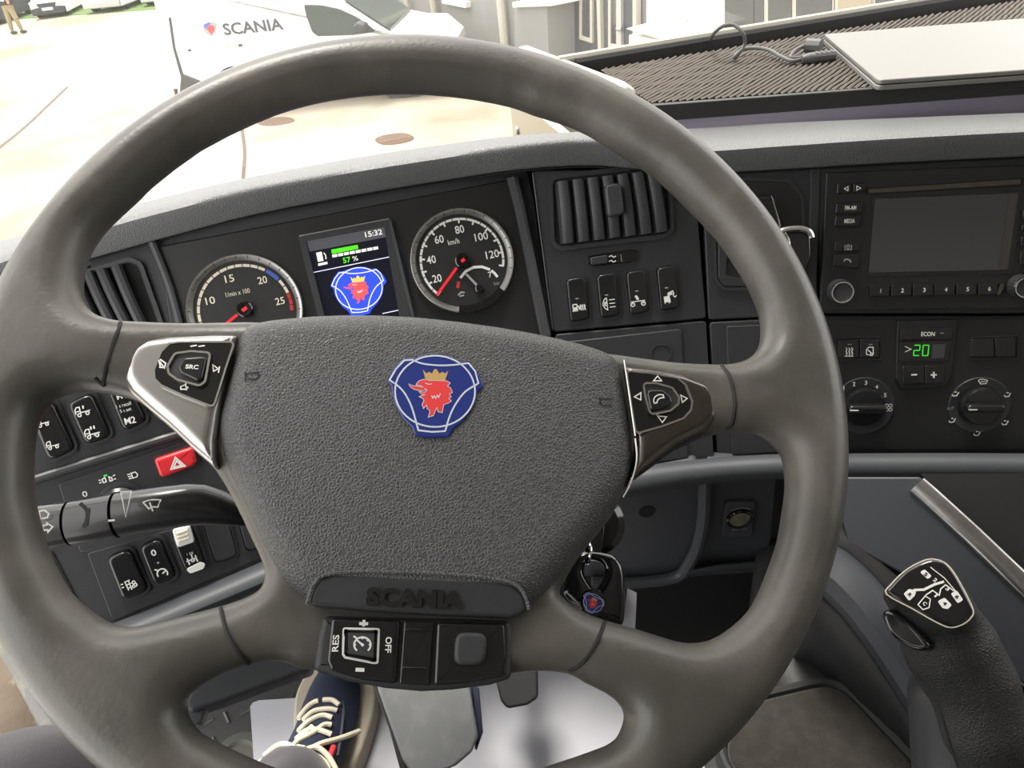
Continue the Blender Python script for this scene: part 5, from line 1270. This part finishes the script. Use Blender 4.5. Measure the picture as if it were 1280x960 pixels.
ig = lathe('ignition_lock', frame_at(at(742, 655, .49), RT, -ray(742, 655)), (0, 0), [(.02, -.03), (.02, 0), (.016, .003)], 'gloss_black', None, 28)
setp(ig, 'black ignition lock barrel behind the wheel pad', 'ignition lock')

# ------------------------------------------------------------------ table on the dashboard, laptop, cable
ZT = .662
tb = thing('dashboard_table', (.5, .8, .60), 'black tray table with ribbed anti-slip mat on the passenger side of the dashboard', 'table')
FLp, FRp, BRp, BLp = onz(815, 131, ZT), onz(1460, 82, ZT), onz(1300, -6, ZT), onz(742, 88, ZT)
brd = ccw([tuple(p[:2]) for p in (FLp, FRp, BRp, BLp)])
prism('table_board', F0, inset(brd, -.003), ZT-.012, ZT-.002, 'tray_black', tb, uv=True, bev=.002)
prism('front_border', F0, ccw([tuple(onz(x, y, ZT)[:2]) for x, y in ((806, 131.5), (1460, 82.5), (1460, 84.5), (806, 134))]), ZT-.016, ZT+.0015, 'tray_black', tb, uv=True, bev=.002)
def rim_bar(nm, a, b, h0, h1, w, m):
    a, b = np.array(a), np.array(b); e = (b-a)/np.linalg.norm(b-a); s = np.cross((0, 0, 1), e)
    prof = [(0, h0), (0, h1-.004), (.003, h1), (w-.003, h1), (w, h1-.004), (w, h0)]
    return loft(nm, [[p+s*q+np.array([0, 0, z]) for q, z in prof] for p in (a, b)], m, tb)
BLr = onz(722, 92, ZT); BRr = onz(1290, -4, ZT)
rim_bar('back_rim', BLr, BRr, -.01, .017, .016, 'tray_black')
tube('rim_lip', [BLr+np.array([-.02, .012, .017]), BRr+np.array([0, .012, .017])], .0050, 'tray_lip', tb, 8)
# apron down to the pad
ap = [(790, 133.5), (1460, 83.5)]
v = [onz(x, y, ZT)+np.array([0, .004, -.012]) for x, y in ap]; v2 = [p+np.array([.0, .002, -.075]) for p in v]; k = len(v); v3 = [p+np.array([0, .012, 0]) for p in v2]+[p+np.array([0, .012, 0]) for p in v]
solid(mesh('apron', v+v2, [(i, i+1, k+i+1, k+i) for i in range(k-1)], 'tray_apron', tb), .003)
# rounded left side of the table and the tan board under it
a = onz(655, 75, ZT); b = onz(782, 127, ZT)
sd = (b-a)/np.linalg.norm(b-a); sx = np.array([-sd[1], sd[0], 0])
prof = [(-.020, -.06), (-.020, .004), (-.014, .014), (-.004, .018), (.006, .018), (.014, .012), (.018, .002), (.018, -.04)]
secs = [[p+sx*q*sc+np.array([0, 0, z*sc]) for q, z in prof] for p, sc in ((a, 1), (a*.5+b*.5, 1), (b-sd*.014, 1), (b-sd*.004, .92), (b+sd*.002, .72))]
loft('side_rail', secs, 'tray_side', tb, sharp=60)
x0 = a[0]-.022
tan = box('side_board', (x0, b[1]+.03, .44), (x0+.012, a[1]+.012, ZT-.04), 'tray_tan', tb)
lathe('board_bolt', Fr((x0-.001, a[1]-.02, .575), (0, 1, 0), (0, 0, 1)), (0, 0), [(.006, .0), (.005, -.003)], 'satin_ring', tb, 16)
# ribbed anti-slip mat
mp_ = ccw([tuple(onz(x, y, ZT)[:2]) for x, y in ((812, 130), (1440, 86), (1282, 0), (748, 88))])
prism('grip_mat', F0, mp_, ZT-.002, ZT-.0005, 'mat_base', tb, uv=True)
d0 = onz(1000, 60, ZT)-onz(900, 118, ZT); d0 = d0[:2]/np.linalg.norm(d0[:2]); nrm = np.array([-d0[1], d0[0]])
A_ = np.array(mp_); pr = A_@nrm; mb = MB(); pitch = .0062; c0 = pr.min()+pitch
while c0 < pr.max():
    ts = []
    for i in range(len(A_)):
        p, q = A_[i-1], A_[i]; a1_, b1_ = p@nrm-c0, q@nrm-c0
        if (a1_ < 0) != (b1_ < 0): s = p+(q-p)*a1_/(a1_-b1_); ts.append(s@d0)
    if len(ts) == 2 and abs(ts[0]-ts[1]) > .01:
        t0, t1 = sorted(ts); n_ = max(2, int((t1-t0)/.012)); pts = []
        for i in range(n_+1):
            tt = t0+(t1-t0)*i/n_; w = .0006*math.sin(tt*170+c0*90)+rnd.uniform(-.0004, .0004); pp = d0*tt+nrm*(c0+w); pts.append((pp[0], pp[1], ZT+rnd.uniform(0, .0006)))
        mb.add(*tube_vf(pts, .0021, 5, False))
    c0 += pitch
o = mb.build('mat_ribs', 'mat_rib', tb); o['kind'] = 'stuff'
# laptop
ZL = ZT+.012
lp = thing('laptop', onz(1098, 101, ZT), 'closed silver laptop on the ribbed mat of the dashboard table', 'laptop')
c1, c2, c3 = onz(1098, 100, ZL), onz(1022, 43, ZL), onz(1280, 87, ZL)
eu = (c3-c1)/np.linalg.norm(c3-c1); ev = np.array([-eu[1], eu[0], 0]); dl = float((c2-c1)@ev); c1f = Fr(np.array([c1[0], c1[1], 0]), eu, ev)
q = rounded([(0, 0), (.34, 0), (.34, dl), (0, dl)], .007, 5)
prism('lid', c1f, q, ZL-.0042, ZL, 'laptop_silver', lp, uv=True, bev=.0015)
prism('base', c1f, inset(q, -.0008), ZT+.002, ZL-.0055, 'laptop_silver', lp, uv=True, bev=.0012)
prism('hinge_gap', c1f, inset(q, .002), ZL-.006, ZL-.004, 'seam_dark', lp, uv=True)
for u_, v_ in ((.02, .02), (.32, .02), (.02, dl-.02), (.32, dl-.02)): lathe('foot', c1f, (u_, v_), [(.006, ZT+.001), (.006, ZT+.004)], 'seam_dark', lp, 12)
# charger cable and plug
cb = thing('laptop_cable', onz(1030, 72, ZT), 'dark charging cable looping over the table rim to the laptop', 'cable')
cpts = [onz(1003, 74, ZT+.006), onz(990, 76, ZT+.006), onz(975, 70, ZT+.008), onz(960, 62, ZT+.010), onz(940, 60, ZT+.010), onz(924, 64, ZT+.008), onz(918, 72, ZT+.005), onz(924, 66, ZT+.014), onz(931, 55, ZT+.022), onz(929, 42, ZT+.034), onz(918, 32, ZT+.042), onz(905, 32, ZT+.042), onz(893, 41, ZT+.032), onz(886, 52, ZT+.01)]
tube('cord', spline(cpts, 5, False), .0022, 'cable_grey', cb, 8)
tube('cord', spline([onz(1003, 72, ZT+.006), onz(988, 72, ZT+.008), onz(995, 62, ZT+.012), onz(1008, 57, ZT+.012)], 5, False), .0018, 'cable_grey', cb, 8)
tube('plug', [onz(1002, 74, ZT+.007), onz(1010, 73, ZT+.007), onz(1043, 69, ZT+.007)], [.004, .0062, .0062], 'cable_grey', cb, 10)
for i in range(4): tube('strain_ring', [onz(1018+i*6, 72-i*.8, ZT+.007), onz(1020.5+i*6, 71.7-i*.8, ZT+.007)], .0072, 'cable_grey', cb, 10)
tube('second_plug', [onz(1008, 57, ZT+.012), onz(1026, 58, ZT+.012)], .0085, 'cable_grey', cb, 10)
# ------------------------------------------------------------------ yard outside
GZ = -2.0
def yard():
    m = bpy.data.materials.new('yard_concrete'); m.use_nodes = True; nt = m.node_tree; b = nt.nodes['Principled BSDF']
    b.inputs['Roughness'].default_value = .85
    tc = nt.nodes.new('ShaderNodeTexCoord')
    n = nt.nodes.new('ShaderNodeTexNoise'); n.inputs['Scale'].default_value = .35; n.inputs['Detail'].default_value = 8; n.inputs['Roughness'].default_value = .6
    n2 = nt.nodes.new('ShaderNodeTexNoise'); n2.inputs['Scale'].default_value = 2.2; n2.inputs['Detail'].default_value = 8
    r = nt.nodes.new('ShaderNodeValToRGB'); r.color_ramp.elements[0].position = .35; r.color_ramp.elements[0].color = (.235, .19, .13, 1)
    r.color_ramp.elements[1].position = .62; r.color_ramp.elements[1].color = (.43, .395, .32, 1)
    mx = nt.nodes.new('ShaderNodeMix'); mx.data_type = 'RGBA'; mx.blend_type = 'MULTIPLY'; mx.inputs['Factor'].default_value = .35
    nt.links.new(tc.outputs['Object'], n.inputs['Vector']); nt.links.new(tc.outputs['Object'], n2.inputs['Vector'])
    nt.links.new(n.outputs['Fac'], r.inputs['Fac']); nt.links.new(r.outputs['Color'], mx.inputs['A']); nt.links.new(n2.outputs['Color'], mx.inputs['B'])
    nt.links.new(mx.outputs['Result'], b.inputs['Base Color']); MATS['yard_concrete'] = m
yard()
mat('crack_tar', (.09, .07, .055), .9); mat('stain_brown', (.20, .13, .085), .9); mat('iron_cover', (.09, .055, .035), .8)
mat('van_white', (.80, .80, .78), .25, coat=.3); mat('van_glass', (.04, .06, .055), .1, coat=.5); mat('van_black', (.05, .052, .055), .5); mat('tyre', (.02, .02, .02), .8)
mat('car_white', (.75, .76, .77), .25, coat=.4); mat('car_silver', (.5, .51, .52), .3, metal=.4); mat('car_dark', (.03, .033, .04), .4); mat('lamp_glass', (.55, .57, .58), .1)
mat('plate_white', (.8, .8, .8), .5); mat('hedge_green', (.02, .06, .008), .8, vary=((.05, .11, .02), 4, .4, .7)); mat('grass', (.06, .12, .02), .9, vary=((.10, .17, .04), 6, .4, .7))
mat('wall_grey', (.20, .20, .195), .7); mat('door_grey', (.055, .06, .068), .5); mat('frame_cream', (.42, .40, .34), .5); mat('pipe_grey', (.45, .45, .44), .4, metal=.3)
mat('wall_white', (.74, .73, .69), .7); mat('pane', (.05, .055, .06), .1, coat=.4); mat('pane_tan', (.30, .26, .19), .25); mat('print_van', (.06, .065, .08), .5)
mat('khaki', (.28, .23, .13), .9); mat('shirt_dark', (.03, .03, .045), .9); mat('vest_orange', (.75, .25, .14), .8)
mat('skin_tone', (.5, .32, .24), .6)
g = box('ground', (-60, 1.6, GZ-.05), (60, 90, GZ), 'yard_concrete'); g['kind'] = 'structure'
Fg = Fr((0, 0, GZ), (1, 0, 0), (0, 1, 0))
def gpoly(pts, n=0): return [tuple(onz(x, y, GZ)[:2]) for x, y in pts]
# joints and covers in the yard
def strip(nm, pts, w, lab, cat):
    mb = MB(); mb.add(*ribbon_vf(Fg, spline(gpoly(pts), 4, False), w, .004)); o = mb.build(nm, 'crack_tar', smooth=False); setp(o, lab, cat)
strip('ground_joint', [(-10, 192), (30, 160), (60, 132), (85, 108)], .07, 'dark joint line in the concrete at the far left', 'ground joint')
strip('ground_joint', [(302, 158), (306, 190), (304, 225), (306, 250)], .045, 'dark joint line in the concrete under the steering wheel top', 'ground joint')
def cover(c, rx, ry, lab):
    p = [onz(c[0]+rx*math.cos(a)+(1.5*math.sin(3*a)), c[1]-rx*.10*math.cos(a)+ry*math.sin(a), GZ) for a in [2*math.pi*i/28 for i in range(28)]]
    prism('manhole_cover', Fg, ccw([tuple(q[:2]) for q in p]), .0, .006, 'iron_cover', None, uv=True, bev=.002)
    o = bpy.data.objects[-1] if False else COL.objects[-1]; setp(o, lab, 'manhole cover', 'manhole covers in the yard')
cover((345, 152), 23, 5, 'rusty manhole cover left, seen under the top of the wheel rim'); cover((493, 174), 24, 7, 'rusty manhole cover right, just above the dashboard edge')

# ------------------------------------------------------------------ white van
h = R_(-20); VU = np.array([math.cos(h), math.sin(h), 0]); VO = onz(228, 118, GZ+.30); VO = np.array([VO[0], VO[1], GZ])
VF = Fr(VO, VU, (0, 0, 1))
van = thing('delivery_van', VO+VU*2-VF.N*.9, 'white delivery van with lettered side parked in the yard', 'van')
hl_u = VF.uv(548, 46)[0]; LV = max(4.1, hl_u+.12)
ws = VF.uv(484, 40); ap0 = VF.uv(425, 2); hood = VF.uv(510, 45); nose = VF.uv(546, 54)
prof = [(.10, .34), (.02, .42), (.0, .7), (-.02, 1.2), (.02, 1.65), (.10, 1.84), (.4, 1.90), (ap0[0]-1.0, 1.90), (ap0[0]-.35, ap0[1]+.32), ap0, ws, hood, (nose[0]-.08, nose[1]+.10), (LV, nose[1]-.12), (LV+.02, .45), (LV-.15, .28), (LV*.5, .27)]
prism('van_body', VF, rounded(ccw(prof), .06, 3), -1.78, 0, 'van_white', van, uv=True, bev=.05)
Vs = VF.shift(.004)
# side window, windscreen, bumper, wheel arches
wd = [(381, 7), (402, 7.5), (424, 12), (446, 22), (470, 39), (440, 43), (398, 44.5), (391, 39), (384, 20)]
prism('side_window', Vs, wd, -.01, .006, 'van_glass', van, r=.03, bev=.003)
bezel('window_seal', Vs, [(x+(x-425)*.03, y+(y-26)*.05) for x, y in wd], .035, 0, .008, 'van_black', van, r=.03)
scr = frame_at(VF.P(*ap0, -.9), VF.N, np.cross(VF.N, VF.P(*ws)-VF.P(*ap0)))
a0_, a1_, b0_, b1_ = VF.P(ap0[0]+.03, ap0[1]+.0, -.10), VF.P(ws[0]+.03, ws[1]+.01, -.08), VF.P(ap0[0]+.03, ap0[1], -1.68), VF.P(ws[0]+.03, ws[1]+.01, -1.70)
top_ = np.array([0, 0, .012])
mesh('windscreen', [a0_+top_, a1_+top_, b1_+top_, b0_+top_, a0_, a1_, b1_, b0_], [(0, 1, 2, 3), (4, 7, 6, 5), (0, 4, 5, 1), (1, 5, 6, 2), (2, 6, 7, 3), (3, 7, 4, 0)], 'van_glass', van, smooth=False)
prism('mirror', Vs, [(440, 33), (446, 28), (456, 31), (457, 40), (446, 43)], .02, .2, 'van_black', van, r=.03, bev=.03)
prism('rear_bumper', Vs, [(226, 92), (262, 106), (275, 118), (262, 122), (236, 123), (224, 117)], -.3, .02, 'van_black', van, r=.04, bev=.015)
prism('rear_door_gap', Vs, [(210.5, 22), (213.5, 22), (219, 60), (229, 93), (227, 100), (222, 82), (216, 60)], -.02, .006, 'van_black', van)
tube('rear_step', [Vs.px(219, 111, .03), Vs.px(221, 119, .03), Vs.px(228, 122, .03)], .03, 'iron_cover', van, 8)
for u_, nm in ((.90, 'rear'), (LV-.75, 'front')):
    prism('wheel_arch', Vs, circ((u_, .27), .35, 30), -.02, .004, 'tyre', van, uv=True)
    w_ = lathe('wheel', Vs, (u_, .32), [(.32, -.2), (.32, .01), (.29, .03), (.2, .03)], 'tyre', van, 32); lathe('wheel_trim', Vs, (u_, .32), [(.2, .03), (.17, .045), (.03, .05)], 'car_silver', w_, 24)
prism('headlamp', Vs, [(521, 46.5), (532, 45), (545, 45.5), (541, 51), (528, 52.5)], -.12, .012, 'lamp_glass', van, r=.03, bev=.01)
bezel('headlamp_rim', Vs, [(519, 46), (532, 44), (547, 45), (542, 52), (527, 54)], .02, -.02, .014, 'van_black', van, r=.03)
for c in ((372, 65), (399, 62.5)): prism('door_handle', Vs, [(c[0]-7, c[1]-.6), (c[0]+7, c[1]-2), (c[0]+7, c[1]+1), (c[0]-7, c[1]+2.2)], 0, .03, 'van_black', van, r=.01, bev=.006)
prism('side_rail', Vs, [(279, 58.4), (301, 55.8), (301.5, 57.8), (279, 59.4)], 0, .012, 'frame_cream', van)
prism('rail_end', Vs, [(298, 55.5), (302, 55.2), (302.5, 58.2), (298.5, 58.6)], 0, .02, 'van_black', van)
prism('fuel_cap_lock', Vs, [(234.5, 61.5), (239, 62), (238.5, 64.5), (234.5, 64)], 0, .015, 'van_black', van, r=.01)
text('side_lettering', Vs, 'SCANIA', (316, 33.5), 76, 13.5, 'print_van', van, n=.008, bold=.025, d=(75, -7.2))
icon('side_shield', Vs, [], 0, 'print_grey', van, .006, fills=[[(254, 30), (263, 27), (271, 29), (270, 37), (265, 46), (258, 42), (254, 36)]])
icon('shield_red', Vs, [], 0, 'enamel_red', van, .008, fills=[[(258, 36), (262, 31), (268, 33), (268, 39), (264, 43)]])
icon('shield_blue', Vs, [], 0, 'scale_blue', van, .008, fills=[[(255, 31), (262, 28), (263, 30), (257, 36), (255, 34)]])

# ------------------------------------------------------------------ parked cars seen from the front
def car(pxl, pxr, base, lab, bodym, dark, hgt=1.5, skirt=True):
    a, b = onz(*pxl, GZ), onz(*pxr, GZ); e = b-a; wd_ = np.linalg.norm(e); e = e/wd_; s = wd_/1.78
    fr = Fr((a+b)/2, e, (0, 0, 1))
    t = thing('parked_car', (a+b)/2, lab, 'car', 'cars parked along the grass')
    # side profile swept across the car: hood, screen, roof, tail
    pr = [(0, .22), (.02, .62), (.12, .80), (.95, .98), (1.55, hgt-.02), (2.2, hgt), (3.4, hgt-.06), (4.1, 1.0), (4.2, .5), (4.15, .22)]
    secs = []
    for x in (-.89, -.82, -.5, 0, .5, .82, .89):
        k = abs(x)/.89; secs.append([fr.P(x*s*(1-.14*max(0, (z-1.0))/.5), z*s*(1-.02*k**4)+0, (-y-.10*k**3)*s) for y, z in pr])
    loft('car_body', secs, bodym, t, closed=True, sharp=40)
    def ft_(nm, pts, n0, n1, m, **k): return prism(nm, fr, [(x*s, z*s) for x, z in pts], n0*s, n1*s, m, t, uv=True, **k)
    ft_('bumper', [(-.86, .2), (.86, .2), (.88, .50), (.6, .55), (-.6, .55), (-.88, .50)], -.25, .05, dark, bev=.03)
    ft_('grille', [(-.42, .56), (.42, .56), (.5, .74), (-.5, .74)], -.1, .035, 'car_dark', bev=.01)
    ft_('number_plate', [(-.27, .40), (.27, .40), (.27, .53), (-.27, .53)], .04, .07, 'plate_white')
    for sx in (-1, 1):
        ft_('headlamp', [(sx*.52, .62), (sx*.84, .66), (sx*.86, .82), (sx*.60, .78)], -.2, .0, 'lamp_glass', bev=.01)
        tube('tyre', [fr.P(sx*.86*s, .31*s, -.75*s), fr.P(sx*.64*s, .31*s, -.75*s)], .31*s, 'tyre', t, 20)
        tube('tyre', [fr.P(sx*.86*s, .31*s, -3.4*s), fr.P(sx*.64*s, .31*s, -3.4*s)], .31*s, 'tyre', t, 20)
    mesh('windscreen', [fr.P(x*s, z*s, -y*s) for x, z, y in ((-.74, 1.02, .98), (.74, 1.02, .98), (.62, hgt-.06, 1.50), (-.62, hgt-.06, 1.50))], [(0, 1, 2, 3)], 'van_glass', t, smooth=False); solid(t.children[-1], .03) if t.children else None
    return t
car((43, 25.5), (86, 20), 0, 'white car with black bumper, leftmost of the parked row', 'car_white', 'car_dark')
car((107, 18.5), (154, 14), 0, 'silver-white car in the middle of the parked row', 'car_white', 'car_silver')
car((178, 9.5), (221, 5), 0, 'pale car at the right end of the parked row', 'car_silver', 'car_silver')
car((-45, 37), (0, 32), 0, 'dark car cut by the left edge behind the walker', 'car_dark', 'car_dark')
# grass verge and hedge behind the cars
vp = [onz(x, y, GZ) for x, y in ((-220, 42), (260, 7), (330, -30), (-200, 2))]
o = prism('grass_verge', Fg, ccw([tuple(p[:2]) for p in vp]), 0, .012, 'grass', None, uv=True); setp(o, 'green grass verge behind the parked cars', 'grass', kind='stuff')
hd = thing('hedge', onz(60, -8, GZ), 'dense green hedge behind the parked cars', 'hedge')
ha, hb = onz(-200, 10, GZ), onz(330, -36, GZ); he = (hb-ha)/np.linalg.norm(hb-ha); Lh_ = float(np.linalg.norm(hb-ha)); hfr = frame_at(ha, he, np.cross(he, (0, 0, 1)))
mb = MB(); rg = np.random.RandomState(5); nl = 5200
U_ = rg.uniform(0, Lh_, nl); Z_ = rg.uniform(0, 1.5, nl); D_ = rg.normal(0, .18, nl); S_ = rg.uniform(.08, .17, nl); rv = rg.normal(size=(nl, 2, 3))
for i in range(nl):
    c = ha+he*U_[i]+np.array([0, 0, Z_[i]])+hfr.N*D_[i]; p_, q_ = rv[i]*S_[i]*.6
    mb.v += [c-p_, c+q_, c+p_, c-q_]; b_ = len(mb.v)-4; mb.f.append((b_, b_+1, b_+2, b_+3))
o = mb.build('hedge_leaves', 'hedge_green', hd, smooth=False); o['kind'] = 'stuff'
box('hedge_core', (0, 0, -.15), (Lh_, 1.4, .15), 'hedge_green', hd, Fr(ha, he, (0, 0, 1)))

# ------------------------------------------------------------------ walking person
pf = onz(22, 42, GZ); ds = np.linalg.norm(pf-CAM); PX = RT*np.array([1, 1, 0]); PX = PX/np.linalg.norm(PX); PFm = Fr(pf, PX, (0, 0, 1))
wk = thing('person', pf, 'person in dark top and khaki trousers walking across the yard', 'person')
pxm = PFm.mpp(22, 20)
def P2(x, y): u, v_ = PFm.uv(x, y); return (u, v_)
fl, fr_ = P2(15, 41), P2(29, 38.5); hp = (P2(12, 14)[0], .86)
kn1, kn2 = ((fl[0]+hp[0])/2-.02, .46), ((fr_[0]+hp[0])/2+.06, .48)
def wbody(X, Y, Z):
    d = s_caps(X, Y, Z, (hp[0]-.07, hp[1], 0), (kn1[0], kn1[1], .03), .085, .06)
    d = smin(d, s_caps(X, Y, Z, (kn1[0], kn1[1], .03), (fl[0], .08, 0), .06, .042), .03)
    d = smin(d, s_caps(X, Y, Z, (hp[0]+.07, hp[1], 0), (kn2[0], kn2[1], .04), .085, .06), .03)
    d = smin(d, s_caps(X, Y, Z, (kn2[0], kn2[1], .04), (fr_[0], .10, 0), .06, .042), .03)
    d = smin(d, s_ell(X, Y, Z, (hp[0], hp[1]+.04, 0), (.165, .13, .12)), .05)
    d = smin(d, s_box(X, Y, Z, (hp[0]-.01, 1.18, 0), (.19, .27, .11), .09), .06)
    d = smin(d, s_caps(X, Y, Z, (hp[0]-.23, 1.36, 0), (hp[0]-.29, 1.08, .04), .05, .042), .03)
    d = smin(d, s_caps(X, Y, Z, (hp[0]-.29, 1.08, .04), (hp[0]-.25, .84, .10), .042, .032), .02)
    d = smin(d, s_caps(X, Y, Z, (hp[0]+.22, 1.36, 0), (hp[0]+.28, 1.08, .04), .05, .042), .03)
    d = smin(d, s_caps(X, Y, Z, (hp[0]+.28, 1.08, .04), (hp[0]+.22, .86, .12), .042, .032), .02)
    d = smin(d, s_caps(X, Y, Z, (hp[0], 1.42, 0), (hp[0], 1.54, 0), .05, .05), .03)
    return smin(d, s_ell(X, Y, Z, (hp[0], 1.66, 0), (.078, .115, .095)), .02)
blob('body', PFm, wbody, (hp[0]-.5, .02, -.25), (hp[0]+.6, 1.82, .28), .022, 'skin_tone', wk)
def trs(X, Y, Z): return smax(wbody(X, Y, Z)-.018, smax(Y-.96, .12-Y, .01), .01)
blob('trousers', PFm, trs, (hp[0]-.5, .08, -.25), (hp[0]+.6, 1.02, .28), .022, 'khaki', wk)
def top(X, Y, Z): return smax(wbody(X, Y, Z)-.024, smax(.86-Y, Y-1.46, .01), .01)
blob('shirt', PFm, top, (hp[0]-.5, .8, -.25), (hp[0]+.6, 1.5, .28), .022, 'shirt_dark', wk)
for sx in (-1, 1): prism('vest_panel', PFm, [(hp[0]+sx*.12, .9), (hp[0]+sx*.21, .9), (hp[0]+sx*.21, 1.42), (hp[0]+sx*.12, 1.44)], .10, .155, 'vest_orange', wk, uv=True, bev=.02)
prism('back_print', PFm, [(hp[0]-.06, 1.0), (hp[0]+.05, .98), (hp[0]+.09, 1.16), (hp[0]-.02, 1.2)], .12, .15, 'plate_white', wk, uv=True, bev=.01)
for q in (fl, fr_):
    def shoe_s(X, Y, Z, q=q): return s_ell(X, Y, Z, (q[0]+.05, .05, .02), (.13, .055, .05))
    blob('shoe', PFm, shoe_s, (q[0]-.12, -.01, -.06), (q[0]+.22, .13, .1), .012, 'car_dark', wk)

wk.scale = (.83, .83, .83)
# ------------------------------------------------------------------ building along the yard
bd = FW+(37-640)/FPX*RT-(-121-480)/FPX*UP; bd[2] = 0; bd = bd/np.linalg.norm(bd)
BO = onz(640, 92, GZ); BF = Fr(BO, -bd, (0, 0, 1))
u0, u1 = BF.uv(440, 20)[0]-6, BF.uv(1120, 20)[0]+.6
bw = thing('building', BF.P((u0+u1)/2, 0, 0), 'low grey and white workshop building behind the van', 'building')
def bp(nm, pts, n0, n1, m, par=bw, **k): return prism(nm, BF, pts, n0, n1, m, par, **k)
uL, uM, uR = u0, BF.uv(694, 40)[0], BF.uv(808, 30)[0]
prism('wall_panel', BF, [(uL, 0), (uM, 0), (uM, 5), (uL, 5)], -.3, 0, 'wall_grey', bw, uv=True)
prism('wall_panel', BF, [(uM, 0), (uR, 0), (uR, 5), (uM, 5)], -.3, -.02, 'wall_grey', bw, uv=True)
prism('wall_panel', BF, [(uR, 0), (u1, 0), (u1, 5), (uR, 5)], -.3, 0, 'wall_white', bw, uv=True)
# down pipes
for x, r_ in ((516, .05), (549, .06), (634, .07)):
    u_ = BF.uv(x, 15)[0]; tube('down_pipe', [BF.P(u_, z, .09) for z in (0.02, 1, 2, 5)], r_, 'frame_cream', bw, 10)
bp('wall_ledge', [(552, -3), (582, 3), (582, 10), (552, 4)], 0, .10, 'wall_white')
# doors with narrow panes
def door(x0, x1, panes, nm='workshop_door'):
    ua, ub = BF.uv(x0, 20)[0], BF.uv(x1, 20)[0]
    d = prism(nm, BF, [(ua, .02), (ub, .02), (ub, 4.5), (ua, 4.5)], -.02, .03, 'door_grey', bw, uv=True, bev=.01)
    for (xa, xb, ya, yb) in panes:
        q = [(xa, -20), (xb, -20), (xb, yb), (xa, ya)]
        prism('door_pane', BF, q, .02, .045, 'pane', d, bev=.004); bezel('pane_frame', BF, [(xa-2, -22), (xb+2, -22), (xb+2, yb+3), (xa-2, ya+3)], .05, .02, .06, 'frame_cream', d)
door(692, 752, [(697, 708, 40, 42.5), (726, 738, 46, 51)]); door(757, 797, [(762, 771, 56, 59)])
for x in (754, 780, 799): 
    u_ = BF.uv(x, 20)[0]; prism('door_frame', BF, [(u_-.035, 0), (u_+.035, 0), (u_+.035, 4.6), (u_-.035, 4.6)], 0, .07, 'frame_cream' if x != 780 else 'pipe_grey', bw, uv=True)
tube('door_handle', [BF.px(772, 36, .08), BF.px(778, 36, .08)], .03, 'satin_ring', bw, 8)
# windows at the right
for xa, xb, m in ((906, 942, 'pane'), (943, 954, 'pane'), (960, 989, 'pane'), (995, 1039, 'pane'), (1047, 1089, 'pane_tan'), (1094, 1118, 'pane')):
    w_ = bp('window', [(xa-3, -60), (xb+3, -60), (xb+3, 80), (xa-3, 80)], 0, .03, 'frame_cream'); bp('pane', [(xa, -60), (xb, -60), (xb, 80), (xa, 80)], .02, .04, m, w_)
# free-standing cabinets by the wall
cb1 = thing('utility_cabinet', BF.px(668, 80, .4), 'tall pale grey utility cabinet left of the workshop doors', 'cabinet')
prism('cabinet_body', BF, [(643, 8), (683, 6), (686, 100), (643, 100)], .02, .45, 'wall_grey', cb1, ref=.45, bev=.02)
prism('cabinet_lid', BF, [(640, 3), (686, 0), (687, 8), (640, 10)], .0, .52, 'wall_white', cb1, ref=.52, bev=.02)
cb2 = thing('wall_box', BF.px(800, 60, .4), 'low white box unit beside the doors below the cable pipe', 'box')
prism('box_body', BF, [(785, 44), (832, 52), (834, 95), (785, 95)], .02, .5, 'wall_white', cb2, ref=.5, bev=.03)
prism('box_lid', BF, [(782, 36), (800, 31), (836, 46), (834, 53)], .0, .56, 'wall_white', cb2, ref=.56, bev=.02)
pp = tube('cable_pipe', spline([BF.px(x, y, .1) for x, y in ((848, -20), (850, 5), (858, 16), (854, 30), (845, 42), (836, 52))], 4, False), .035, 'pipe_grey', None, 8); setp(pp, 'thin grey cable pipe bent along the white wall', 'pipe')
finish_texts()
